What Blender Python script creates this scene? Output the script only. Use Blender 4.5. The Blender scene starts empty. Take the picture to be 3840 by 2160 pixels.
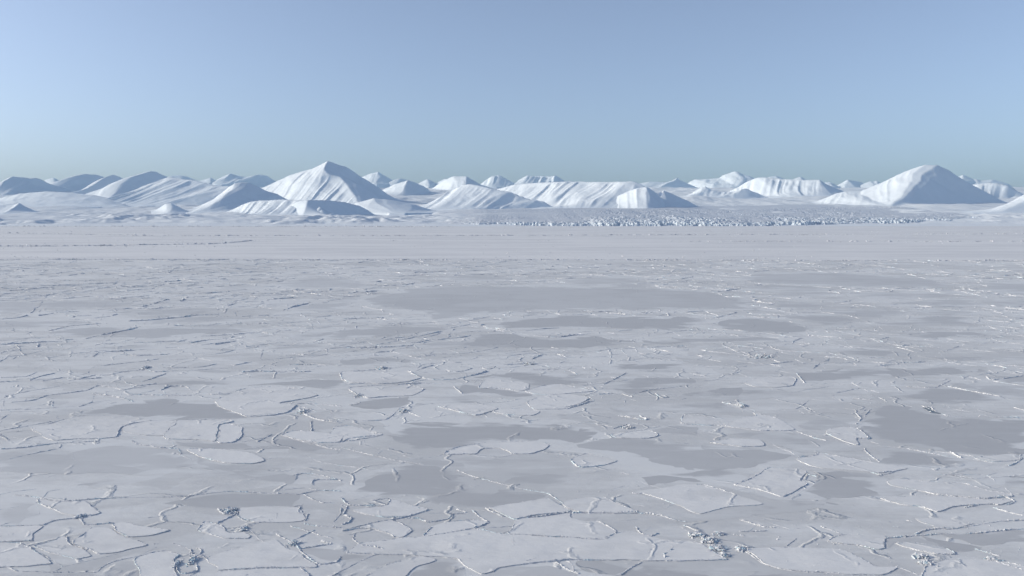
import bpy, bmesh, math, random
import numpy as np
from mathutils import Vector, Matrix
from mathutils.geometry import delaunay_2d_cdt

R = math.radians
rng = np.random.default_rng(7)
random.seed(7)
scn = bpy.context.scene
col = scn.collection

# ------------------------------------------------------------------ camera
F4 = 2956.0                 # focal length in pixels of the 3840 wide picture
HORIZON = 812.0
CAM_Z = 40.0
PITCH = math.atan((1080 - HORIZON) / F4)
cd = bpy.data.cameras.new('camera')
cd.sensor_width = 36.0
cd.lens = 36.0 * F4 / 3840.0
cd.clip_start = 1.0
cd.clip_end = 120000.0
cam = bpy.data.objects.new('camera', cd)
cam.location = (0, 0, CAM_Z)
cam.rotation_euler = (math.pi / 2 - PITCH, 0, 0)
col.objects.link(cam)
scn.camera = cam

# ------------------------------------------------------------------ light
SUN_AZ, SUN_EL = R(-90), R(20)
w = bpy.data.worlds.new('World')
scn.world = w
w.use_nodes = True
nt = w.node_tree
bg = nt.nodes['Background']
sky = nt.nodes.new('ShaderNodeTexSky')
sky.sky_type = 'NISHITA'
sky.sun_disc = False
sky.sun_elevation = SUN_EL
sky.sun_rotation = SUN_AZ
sky.altitude = 500
sky.air_density = 0.8
sky.dust_density = 2.6
sky.ozone_density = 4.2
hs_ = nt.nodes.new('ShaderNodeHueSaturation')      # hazy air: the sky is a little paler than the clear-air model
hs_.inputs['Saturation'].default_value = 0.74
nt.links.new(sky.outputs[0], hs_.inputs['Color'])
nt.links.new(hs_.outputs[0], bg.inputs[0])
bg.inputs[1].default_value = 0.15
sd = bpy.data.lights.new('sun', 'SUN')
sd.energy = 3.5
sd.angle = R(0.5)
sd.color = (1.0, 0.865, 0.67)
sun = bpy.data.objects.new('sun', sd)
L = Vector((math.sin(SUN_AZ) * math.cos(SUN_EL), math.cos(SUN_AZ) * math.cos(SUN_EL), math.sin(SUN_EL)))
sun.rotation_euler = L.to_track_quat('Z', 'Y').to_euler()
sun.location = (-400, 0, 300)
col.objects.link(sun)
scn.view_settings.view_transform = 'Standard'
scn.view_settings.look = 'None'
scn.view_settings.gamma = 1.0
scn.view_settings.exposure = 0.28

# ------------------------------------------------------------------ geometry of the view
CT, ST = math.cos(PITCH), math.sin(PITCH)
def ray(px, py):
    u = (np.asarray(px, float) - 1920) / F4
    v = (1080 - np.asarray(py, float)) / F4
    return u, CT + v * ST, -ST + v * CT
def ground(px, py, z=0.0):
    u, dy, dz = ray(px, py)
    t = (z - CAM_Z) / dz
    return u * t, dy * t
def atdepth(px, py, Y):
    u, dy, dz = ray(px, py)
    return u * Y / dy, CAM_Z + dz * Y / dy
def project_x(x, y, z=0.0):
    return 1920 + F4 * x / (y * CT - (z - CAM_Z) * ST)

# tiles used while measuring the photograph: origin and zoom
TILE = {'A': (0, 1760), 'B': (1280, 1760), 'C': (2560, 1760), 'D': (0, 1360), 'E': (1280, 1360), 'F': (2560, 1360),
        'G': (0, 960), 'H': (1280, 960), 'I': (2560, 960)}
TS = 2.0125
def tile_pts(t, s):
    v = [float(q) for q in s.replace(',', ' ').split()]
    a = np.array(v).reshape(-1, 2)
    ox, oy = TILE[t]
    return ox + a[:, 0] / TS, oy + a[:, 1] / TS
def tile_ground(t, s):
    px, py = tile_pts(t, s)
    x, y = ground(px, py)
    return np.stack([x, y], 1)
CROP = {1: 0, 2: 900, 3: 1800, 4: 2840}
CS = 2.576
def crop_pts(c, s):
    v = [float(q) for q in s.replace(',', ' ').split()]
    a = np.array(v).reshape(-1, 2)
    return CROP[c] + a[:, 0] / CS, 560 + a[:, 1] / CS

# ------------------------------------------------------------------ noise
LAT = rng.random((512, 512))
def vnoise(x, y, seed=0):
    x = np.asarray(x, float) + seed * 37.13
    y = np.asarray(y, float) + seed * 91.71
    xi = np.floor(x).astype(int); yi = np.floor(y).astype(int)
    fx = x - xi; fy = y - yi
    fx = fx * fx * fx * (fx * (fx * 6 - 15) + 10); fy = fy * fy * fy * (fy * (fy * 6 - 15) + 10)
    a = LAT[xi & 511, yi & 511]; b = LAT[(xi + 1) & 511, yi & 511]
    c = LAT[xi & 511, (yi + 1) & 511]; d = LAT[(xi + 1) & 511, (yi + 1) & 511]
    return (a + (b - a) * fx) * (1 - fy) + (c + (d - c) * fx) * fy
def fbm(x, y, octs=4, seed=0, gain=0.5):
    s = 0; a = 1.0; n = 0
    for k in range(octs):
        s = s + a * vnoise(x * 2 ** k, y * 2 ** k, seed + k * 3); n += a; a *= gain
    return s / n
def sstep(a, b, x):
    t = np.clip((x - a) / (b - a), 0, 1)
    return t * t * (3 - 2 * t)

# ------------------------------------------------------------------ materials
def new_mat(name):
    m = bpy.data.materials.new(name)
    m.use_nodes = True
    return m, m.node_tree, m.node_tree.nodes['Principled BSDF']
def N(nt, typ, **kw):
    n = nt.nodes.new(typ)
    for k, v in kw.items():
        setattr(n, k, v)
    return n
def noise_node(nt, vec, scale, detail=4, rough=0.55, stretch=(1, 1, 1), off=(0, 0, 0)):
    mp = N(nt, 'ShaderNodeMapping')
    mp.inputs['Scale'].default_value = stretch
    mp.inputs['Location'].default_value = off
    nt.links.new(vec, mp.inputs['Vector'])
    n = N(nt, 'ShaderNodeTexNoise')
    n.inputs['Scale'].default_value = scale
    n.inputs['Detail'].default_value = detail
    n.inputs['Roughness'].default_value = rough
    nt.links.new(mp.outputs[0], n.inputs['Vector'])
    return n.outputs['Fac']
def math_node(nt, op, a, b=None, c=None, clamp=False):
    n = N(nt, 'ShaderNodeMath', operation=op, use_clamp=clamp)
    for i, v in enumerate((a, b, c)):
        if v is None: continue
        if isinstance(v, (int, float)): n.inputs[i].default_value = v
        else: nt.links.new(v, n.inputs[i])
    return n.outputs[0]
def remap(nt, v, a, b, c=0.0, d=1.0, smooth=True):
    n = N(nt, 'ShaderNodeMapRange')
    n.interpolation_type = 'SMOOTHSTEP' if smooth else 'LINEAR'
    n.inputs['From Min'].default_value = a; n.inputs['From Max'].default_value = b
    n.inputs['To Min'].default_value = c; n.inputs['To Max'].default_value = d
    nt.links.new(v, n.inputs['Value'])
    return n.outputs['Result']
def mix(nt, f, a, b):
    n = N(nt, 'ShaderNodeMix', data_type='RGBA')
    if isinstance(f, (int, float)): n.inputs[0].default_value = f
    else: nt.links.new(f, n.inputs[0])
    for i, v in ((6, a), (7, b)):
        if isinstance(v, tuple): n.inputs[i].default_value = (*v, 1)
        else: nt.links.new(v, n.inputs[i])
    return n.outputs[2]
def bump(nt, p, h, strength, dist):
    b = N(nt, 'ShaderNodeBump')
    b.inputs['Strength'].default_value = strength
    b.inputs['Distance'].default_value = dist
    nt.links.new(h, b.inputs['Height'])
    nt.links.new(b.outputs[0], p.inputs['Normal'])

PALE = (0.626, 0.654, 0.673)
GREY = (0.514, 0.537, 0.555)
DARK = (0.422, 0.442, 0.464)
def plates(nt, pos, size, seed):
    """random tone 0..1 per angular plate"""
    w1 = N(nt, 'ShaderNodeTexNoise')
    w1.inputs['Scale'].default_value = 1.1 / size; w1.inputs['Detail'].default_value = 4
    nt.links.new(pos, w1.inputs['Vector'])
    off = N(nt, 'ShaderNodeVectorMath', operation='SCALE')
    nt.links.new(w1.outputs['Color'], off.inputs[0]); off.inputs['Scale'].default_value = size * 0.8
    add = N(nt, 'ShaderNodeVectorMath', operation='ADD')
    nt.links.new(pos, add.inputs[0]); nt.links.new(off.outputs[0], add.inputs[1])
    mp = N(nt, 'ShaderNodeMapping')
    mp.inputs['Location'].default_value = (seed, seed * 1.7, 0)
    mp.inputs['Scale'].default_value = (0.75, 1.15, 1)
    nt.links.new(add.outputs[0], mp.inputs['Vector'])
    v = N(nt, 'ShaderNodeTexVoronoi', feature='F1', voronoi_dimensions='2D')
    v.inputs['Scale'].default_value = 1.0 / size
    nt.links.new(mp.outputs[0], v.inputs['Vector'])
    sp = N(nt, 'ShaderNodeSeparateColor')
    nt.links.new(v.outputs['Color'], sp.inputs[0])
    return sp.outputs[0]
def sheet_colour(nt, pos, lo=0.41, hi=0.56):
    """snow-dusted grey ice: wind streaks and patches, in world metres"""
    a = noise_node(nt, pos, 0.022, 5, 0.6, (0.55, 1, 1))
    b = noise_node(nt, pos, 0.11, 5, 0.6, (0.4, 1.1, 1), (31, 7, 0))
    c = noise_node(nt, pos, 0.55, 6, 0.7, (0.3, 1, 1))
    s = math_node(nt, 'ADD', math_node(nt, 'MULTIPLY', a, 0.42), math_node(nt, 'MULTIPLY', b, 0.36))
    s = math_node(nt, 'ADD', s, math_node(nt, 'MULTIPLY', c, 0.22))
    pl = math_node(nt, 'ADD', math_node(nt, 'MULTIPLY', plates(nt, pos, 24.0, 3.0), 0.6), math_node(nt, 'MULTIPLY', plates(nt, pos, 9.0, 8.0), 0.4))
    s = math_node(nt, 'ADD', s, math_node(nt, 'MULTIPLY', math_node(nt, 'SUBTRACT', pl, 0.5), 0.16))
    f = remap(nt, s, lo, hi)
    return mix(nt, f, GREY, PALE), f

def cracks(nt, pos, size, seed, thr):
    """hairline cracks with a low crumbled lip: edges of a warped cell pattern; returns slit mask and lip height"""
    w1 = N(nt, 'ShaderNodeTexNoise')
    w1.inputs['Scale'].default_value = 0.9 / size; w1.inputs['Detail'].default_value = 5
    nt.links.new(pos, w1.inputs['Vector'])
    off = N(nt, 'ShaderNodeVectorMath', operation='SCALE')
    nt.links.new(w1.outputs['Color'], off.inputs[0]); off.inputs['Scale'].default_value = size * 1.3
    add = N(nt, 'ShaderNodeVectorMath', operation='ADD')
    nt.links.new(pos, add.inputs[0]); nt.links.new(off.outputs[0], add.inputs[1])
    v = N(nt, 'ShaderNodeTexVoronoi', feature='DISTANCE_TO_EDGE', voronoi_dimensions='2D')
    v.inputs['Scale'].default_value = 1.0 / size
    nt.links.new(add.outputs[0], v.inputs['Vector'])
    d = math_node(nt, 'MULTIPLY', v.outputs['Distance'], size)
    k = noise_node(nt, pos, 0.8 / size, 3, 0.6, (1, 1, 1), (seed, seed * 2, 0))
    k = remap(nt, k, thr, thr + 0.08)
    rag = noise_node(nt, pos, 2.2, 4, 0.7)
    slit = math_node(nt, 'MULTIPLY', remap(nt, d, 0.0, 0.16, 1.0, 0.0), k)
    lip = math_node(nt, 'MULTIPLY', remap(nt, d, 0.02, 0.55, 1.0, 0.0), math_node(nt, 'MULTIPLY', k, math_node(nt, 'ADD', rag, 0.25)))
    return slit, lip
def mat_sheet():
    m, nt, p = new_mat('grey_sea_ice')
    pos = N(nt, 'ShaderNodeNewGeometry').outputs['Position']
    c, f = sheet_colour(nt, pos)
    slit, lip = cracks(nt, pos, 13.0, 4.0, 0.46)
    c = mix(nt, math_node(nt, 'MULTIPLY', slit, 0.55), c, (0.33, 0.37, 0.41))
    nt.links.new(c, p.inputs['Base Color'])
    p.inputs['Roughness'].default_value = 0.7
    p.inputs['Specular IOR Level'].default_value = 0.25
    h = noise_node(nt, pos, 0.35, 6, 0.65, (0.5, 1, 1))
    h = math_node(nt, 'ADD', math_node(nt, 'MULTIPLY', h, 0.14), math_node(nt, 'MULTIPLY', lip, 0.14))
    bump(nt, p, h, 1.0, 1.0)
    return m
def mat_pan():
    m, nt, p = new_mat('thin_grey_ice')
    pos = N(nt, 'ShaderNodeNewGeometry').outputs['Position']
    c, f = sheet_colour(nt, pos)
    e = N(nt, 'ShaderNodeAttribute', attribute_name='edge').outputs['Fac']
    tone = N(nt, 'ShaderNodeAttribute', attribute_name='tone').outputs['Fac']
    n1 = noise_node(nt, pos, 0.16, 6, 0.65, (0.3, 1, 1))
    n2 = noise_node(nt, pos, 0.06, 4, 0.6, (0.3, 1, 1), (11, 3, 0))
    n3 = noise_node(nt, pos, 0.45, 6, 0.7, (0.25, 1, 1), (5, 3, 0))
    k = math_node(nt, 'ADD', e, math_node(nt, 'MULTIPLY', math_node(nt, 'SUBTRACT', n1, 0.5), 2.4))
    pl = plates(nt, pos, 8.0, 21.0)
    k = math_node(nt, 'ADD', k, math_node(nt, 'MULTIPLY', math_node(nt, 'SUBTRACT', pl, 0.5), 0.9))
    k = remap(nt, k, -0.02, 0.34)
    streak = remap(nt, math_node(nt, 'ADD', math_node(nt, 'MULTIPLY', n2, 0.6), math_node(nt, 'MULTIPLY', n1, 0.4)), 0.56, 0.78)
    k = math_node(nt, 'MULTIPLY', k, math_node(nt, 'SUBTRACT', 1.0, math_node(nt, 'MULTIPLY', streak, 0.75)))
    k = math_node(nt, 'MULTIPLY', k, tone, clamp=True)
    dk = mix(nt, n3, tuple(v * 0.88 for v in DARK), tuple(v * 1.12 for v in DARK))
    nt.links.new(mix(nt, k, c, dk), p.inputs['Base Color'])
    p.inputs['Roughness'].default_value = 0.6
    p.inputs['Specular IOR Level'].default_value = 0.3
    slit, lip = cracks(nt, pos, 16.0, 14.0, 0.50)
    h = noise_node(nt, pos, 0.35, 5, 0.6, (0.5, 1, 1))
    h = math_node(nt, 'ADD', math_node(nt, 'MULTIPLY', h, 0.04), math_node(nt, 'MULTIPLY', lip, 0.12))
    bump(nt, p, h, 1.0, 1.0)
    return m
def mat_floe():
    m, nt, p = new_mat('snow_on_floe')
    pos = N(nt, 'ShaderNodeNewGeometry').outputs['Position']
    a = noise_node(nt, pos, 0.09, 5, 0.6, (0.4, 1, 1), (3, 8, 0))
    b = noise_node(nt, pos, 0.5, 4, 0.6, (0.3, 1, 1))
    s = math_node(nt, 'ADD', math_node(nt, 'MULTIPLY', a, 0.7), math_node(nt, 'MULTIPLY', b, 0.3))
    f = remap(nt, s, 0.33, 0.55)
    slit, lip = cracks(nt, pos, 7.0, 9.0, 0.50)
    c = mix(nt, f, (0.565, 0.588, 0.606), (0.648, 0.672, 0.69))
    c = mix(nt, math_node(nt, 'MULTIPLY', slit, 0.5), c, (0.34, 0.39, 0.44))
    nt.links.new(c, p.inputs['Base Color'])
    p.inputs['Roughness'].default_value = 0.75
    p.inputs['Specular IOR Level'].default_value = 0.2
    h = noise_node(nt, pos, 0.5, 6, 0.65, (0.45, 1, 1))
    h = math_node(nt, 'ADD', math_node(nt, 'MULTIPLY', h, 0.12), math_node(nt, 'MULTIPLY', lip, 0.08))
    bump(nt, p, h, 1.0, 1.0)
    return m
def mat_field():
    m, nt, p = new_mat('wind_packed_snow')
    pos = N(nt, 'ShaderNodeNewGeometry').outputs['Position']
    a = noise_node(nt, pos, 0.012, 8, 0.7, (0.3, 1, 1))
    f = remap(nt, a, 0.40, 0.58)
    nt.links.new(mix(nt, f, (0.575, 0.60, 0.628), (0.655, 0.678, 0.70)), p.inputs['Base Color'])
    p.inputs['Roughness'].default_value = 0.8
    p.inputs['Specular IOR Level'].default_value = 0.2
    h = noise_node(nt, pos, 0.15, 5, 0.65, (0.5, 1, 1))
    bump(nt, p, h, 0.3, 0.8)
    return m
def mat_rubble():
    m, nt, p = new_mat('broken_ice_blocks')
    pos = N(nt, 'ShaderNodeNewGeometry').outputs['Position']
    blue = N(nt, 'ShaderNodeAttribute', attribute_name='blue').outputs['Fac']
    a = noise_node(nt, pos, 1.5, 3)
    c = mix(nt, a, (0.493, 0.522, 0.561), (0.634, 0.650, 0.679))
    c = mix(nt, blue, c, (0.38, 0.54, 0.62))
    nt.links.new(c, p.inputs['Base Color'])
    p.inputs['Roughness'].default_value = 0.65
    p.inputs['Specular IOR Level'].default_value = 0.3
    return m
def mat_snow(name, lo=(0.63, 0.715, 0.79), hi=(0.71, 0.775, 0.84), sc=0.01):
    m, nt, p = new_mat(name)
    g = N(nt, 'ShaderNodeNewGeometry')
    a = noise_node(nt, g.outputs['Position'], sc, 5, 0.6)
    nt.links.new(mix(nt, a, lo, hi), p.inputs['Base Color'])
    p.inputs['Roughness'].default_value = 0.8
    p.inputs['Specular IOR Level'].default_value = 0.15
    h = noise_node(nt, g.outputs['Position'], 0.03, 5, 0.6)
    bump(nt, p, h, 0.25, 4.0)
    return m
def mat_glacier():
    m, nt, p = new_mat('glacier_ice')
    g = N(nt, 'ShaderNodeNewGeometry')
    sp = N(nt, 'ShaderNodeSeparateXYZ')
    nt.links.new(g.outputs['True Normal'], sp.inputs[0])
    steep = remap(nt, sp.outputs[2], 0.92, 0.5)
    a = noise_node(nt, g.outputs['Position'], 0.05, 4)
    c = mix(nt, a, (0.475, 0.531, 0.606), (0.563, 0.602, 0.652))
    c = mix(nt, math_node(nt, 'MULTIPLY', steep, 0.4), c, (0.42, 0.53, 0.63))
    nt.links.new(c, p.inputs['Base Color'])
    p.inputs['Roughness'].default_value = 0.6
    return m
def mat_water():
    m, nt, p = new_mat('dark_slushy_water')
    pos = N(nt, 'ShaderNodeNewGeometry').outputs['Position']
    a = noise_node(nt, pos, 1.2, 4)
    nt.links.new(mix(nt, a, (0.10, 0.13, 0.155), (0.15, 0.18, 0.205)), p.inputs['Base Color'])
    p.inputs['Roughness'].default_value = 0.35
    h = noise_node(nt, pos, 2.5, 4)
    bump(nt, p, h, 0.2, 0.05)
    return m
M = dict(sheet=mat_sheet(), pan=mat_pan(), floe=mat_floe(), field=mat_field(), rubble=mat_rubble(),
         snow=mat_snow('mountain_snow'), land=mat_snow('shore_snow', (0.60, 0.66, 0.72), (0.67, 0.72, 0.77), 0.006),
         glacier=mat_glacier(), water=mat_water())

# ------------------------------------------------------------------ mesh helpers
def link_mesh(name, verts, faces, mat, parent=None, smooth=False, attrs=None):
    me = bpy.data.meshes.new(name)
    verts = np.asarray(verts, np.float32)
    if isinstance(faces, np.ndarray):
        k = faces.shape[1]
        me.vertices.add(len(verts)); me.vertices.foreach_set('co', verts.ravel())
        me.loops.add(faces.size); me.loops.foreach_set('vertex_index', faces.astype(np.int32).ravel())
        me.polygons.add(len(faces))
        me.polygons.foreach_set('loop_start', (np.arange(len(faces)) * k).astype(np.int32))
        me.update(calc_edges=True)
    else:
        me.from_pydata(verts.tolist(), [], faces)
        me.update()
    me.polygons.foreach_set('use_smooth', np.full(len(me.polygons), smooth))
    if attrs:
        for an, av in attrs.items():
            at = me.attributes.new(an, 'FLOAT', 'POINT')
            at.data.foreach_set('value', np.asarray(av, np.float32))
    me.materials.append(mat)
    me.validate()
    o = bpy.data.objects.new(name, me)
    col.objects.link(o)
    if parent is not None: o.parent = parent
    return o
def grid_faces(ny, nx, keep=None):
    i = np.arange(ny * nx).reshape(ny, nx)
    f = np.stack([i[:-1, :-1], i[:-1, 1:], i[1:, 1:], i[1:, :-1]], -1)
    if keep is not None:
        k = keep[:-1, :-1] | keep[:-1, 1:] | keep[1:, 1:] | keep[1:, :-1]
        f = f[k]
    return f.reshape(-1, 4)
def compact(verts, faces):
    used = np.zeros(len(verts), bool); used[faces.ravel()] = True
    idx = np.cumsum(used) - 1
    return verts[used], idx[faces]
def structure(o, label=None, cat=None):
    o['kind'] = 'structure'
    if label: o['label'] = label
    if cat: o['category'] = cat
    return o
def tag(o, label, cat, group=None):
    o['label'] = label; o['category'] = cat
    if group: o['group'] = group
    return o

# ------------------------------------------------------------------ terrain
TY = np.array([3000, 3250, 3400, 3700, 4500, 6000, 8000, 10000, 12000, 16000, 40000.])
TZ = np.array([-12, -3, 4, 12, 34, 88, 160, 285, 450, 600, 900.])
def terr(y):
    return np.interp(y, TY, TZ)
_yy = np.linspace(3300, 20000, 4000)
_pp = HORIZON - (terr(_yy) - CAM_Z) / _yy * F4
def depth_of(py):
    return float(np.interp(-py, -_pp, _yy))

def terrain():
    ys = 3050 * (22000 / 3050) ** np.linspace(0, 1, 620)
    xs = np.concatenate([np.linspace(-9000, -3200, 120)[:-1], np.linspace(-3200, 3200, 800), np.linspace(3200, 9000, 120)[1:]])
    X0, Y = np.meshgrid(xs, ys)
    X = X0 * (0.65 + 0.35 * Y / 6000)
    Z = terrain_height(X, Y)
    V = np.stack([X, Y, Z], -1).reshape(-1, 3)
    o = link_mesh('terrain', V, grid_faces(*X.shape), M['land'], smooth=True)
    structure(o, 'snow-covered shore and rising lowland between the frozen fjord and the mountains', 'shore')
def terrain_height(X, Y):
    Z = terr(Y)
    # gentle swells, hummocks and the rough moraine along the shore
    sw = sstep(3400, 6000, Y)
    Z = Z + (fbm(X / 700, Y / 1100, 5, 5) - 0.5) * 95 * sw
    Z = Z + (fbm(X / 160, Y / 260, 4, 9) - 0.5) * 22 * sstep(3300, 3800, Y)
    leftside = sstep(400, -300, X) + 0.8 * sstep(2100, 2500, X)
    rough = sstep(3350, 3600, Y) * sstep(5200, 4200, Y) * leftside
    rn = 1 - np.abs(2 * fbm(X / 240, Y / 330, 5, 13, 0.6) - 1)
    patch = sstep(0.45, 0.62, fbm(X / 500, Y / 500, 3, 21))
    Z = Z + (rn - 0.6) * 42 * rough * (0.25 + 0.75 * patch)
    # low bluff along the left shore
    bl = sstep(-500, -900, X) * (0.5 + fbm(X / 300, Y / 2000, 3, 31))
    yb = 3620 + 120 * (fbm(X / 260, X * 0, 3, 33) - 0.5)
    Z = Z + 9 * bl * sstep(yb - 14, yb + 14, Y) * sstep(5200, 3900, Y)
    # shoreline wanders
    Z = np.where(Y < 3700, Z + (fbm(X / 350, Y * 0 + 3, 4, 41) - 0.5) * 10 * sstep(3700, 3400, Y), Z)
    return Z

# ------------------------------------------------------------------ mountains
def mountain(c, sky_s, spur_s, b, label, name='mountain', gam=0.8, ribs=None, rough=10, rrange=None, slant=None, back=0.55, ks=0.0, apron=26.0, steep=0.5):
    px, py = crop_pts(c, sky_s)
    sx, sy = crop_pts(c, spur_s)
    b_traced = b
    yb = depth_of(sy[-1])
    for _ in range(6):                            # keep the face about as steep as real snow slopes
        h_ = (HORIZON - sy[0]) / F4 * (yb + b) + CAM_Z - terr(yb)
        b = 0.5 * b + 0.5 * min(b, max(h_, 40) / steep)
    D = yb + b
    sx0, _, _ = ray(sx[:1], sy[:1]); x0 = float(atdepth(sx[:1], sy[:1], D)[0][0])
    uu, dyv, dzv = ray(px, py)
    ur = uu / dyv
    ksl, ksr = ks if isinstance(ks, tuple) else (ks, ks)
    kk_ = np.where(ur * D < x0, ksl, ksr)
    xs = ur * (D - kk_ * x0) / (1 - kk_ * ur)      # the crest may run nearer or farther along its length
    zs = CAM_Z + dzv / dyv * (D + kk_ * (xs - x0))
    tz = terr(D)
    # skyline continues downhill past its traced ends
    ze = terr(yb) - 110
    xs = np.concatenate([[xs[0] - 2.2 * max(zs[0] - ze, 10)], xs, [xs[-1] + 2.2 * max(zs[-1] - ze, 10)]])
    zs = np.concatenate([[ze], zs, [ze]])
    dyy = np.maximum(sy - sy[0], 0); f = np.maximum.accumulate(dyy / max(dyy[-1], 1e-6))
    f = f + np.arange(len(f)) * 1e-4; f = f / f[-1]
    ysp = D - b * f
    xi, zi = atdepth(sx, sy, ysp)
    zb = zi[-1]; x0 = xi[0]
    z0 = max(float(np.interp(x0, xs, zs)), zi[0])
    E_i = np.clip((zi - zb) / (z0 - zb), 0, 1); E_i[0] = 1
    dx = max(6.5, D * 0.00105); dy = dx * 1.5
    xlo = min(xs[0], xi.min() - 300); xhi = max(xs[-1], xi.max() + 300)
    xhi = min(xhi, 13000); xlo = max(xlo, -13000)
    X1 = np.arange(xlo, xhi, dx)
    yfront = np.arange(yb - 420, D, dy); yback = D + (np.linspace(0, 1, 22) ** 1.4) * (z0 - tz + 150) / back
    sp = max(ksr * (xhi - x0), ksl * (xlo - x0), 0.0)
    if sp: yfront = np.arange(yb - 420, D + sp, dy); yback = yback + sp
    Y1 = np.concatenate([yfront, yback[1:]])
    X, Y = np.meshgrid(X1, Y1)
    seed = (sum(ord(ch) for ch in label) % 97)
    Yo = Y
    kx = np.where(X < x0, ksl, ksr)
    Y = Y - kx * (X - x0) * sstep(D - b * 1.05, D, Y)
    fr = np.clip((D - Y) / b, 0, 1)
    E = np.where(Y <= D, np.interp(fr, f, E_i), np.clip(1 - (Y - D) * back / (z0 - zb), -0.2, 1))
    cx = np.where(Y <= D, np.interp(fr, f, xi - x0), 0)
    wv = np.where(Y <= D, np.maximum(E, 0.02) ** gam, 1)
    # the spur line and flanks wander a little
    wob = (fbm(X / 420, Y / 420, 3, seed) - 0.5) * 80 * sstep(0, 0.25, fr)
    u = (X - x0 - cx + wob) / wv
    S = np.interp(x0 + u, xs, zs)
    S = S + (vnoise(u / 60, u * 0, seed) - 0.5) * 5
    H = zb + np.where(S > zb, E * (S - zb), S - zb)
    H = H - np.maximum(yb - Yo, 0) * 0.75
    env = sstep(0.0, 0.14, fr) * sstep(0.0, 0.3, E)
    if ribs:
        A, lam = ribs
        sl = slant * min(1.0, 1.5 * b / b_traced) if slant is not None else (xi[-1] - x0)
        q = (X - x0 - sl * fr + (fbm(X / 300, Y / 500, 2, seed + 2) - 0.5) * lam * 0.5) / (lam * 0.72)
        r1 = 1 - np.abs(2 * vnoise(q, fr * 0.5, seed) - 1)
        r2 = 1 - np.abs(2 * vnoise(q * 2.1, fr * 0.9, seed + 5) - 1)
        am = 0.35 + 1.1 * vnoise(X / 500, Y / 700, seed + 9)
        mk = 1.0
        if rrange:
            mk = sstep(rrange[0] - 80, rrange[0] + 80, X - x0 - cx) * sstep(rrange[1] + 80, rrange[1] - 80, X - x0 - cx)
        r1 = r1 * (0.55 + 0.9 * vnoise(q * 0.37, Y / 3000, seed + 11))
        H = H + 1.3 * A * (0.7 * r1 + 0.3 * r2 - 0.6) * env * am * mk
    H = H + (fbm(X / 260, Y / 380, 5, seed + 4) - 0.5) * 2 * rough * (0.15 + env)
    g = terrain_height(X, Yo)
    kk = apron
    H = np.maximum(H, g) + np.maximum(kk - np.abs(H - g), 0) ** 2 / (4 * kk) - 1.5
    keep = H > g - 1.0
    V = np.stack([X, Yo, H], -1).reshape(-1, 3)
    fa = grid_faces(*X.shape, keep=keep)
    V, fa = compact(V, fa)
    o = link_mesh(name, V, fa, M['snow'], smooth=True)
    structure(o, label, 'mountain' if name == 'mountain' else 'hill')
    return o

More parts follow.
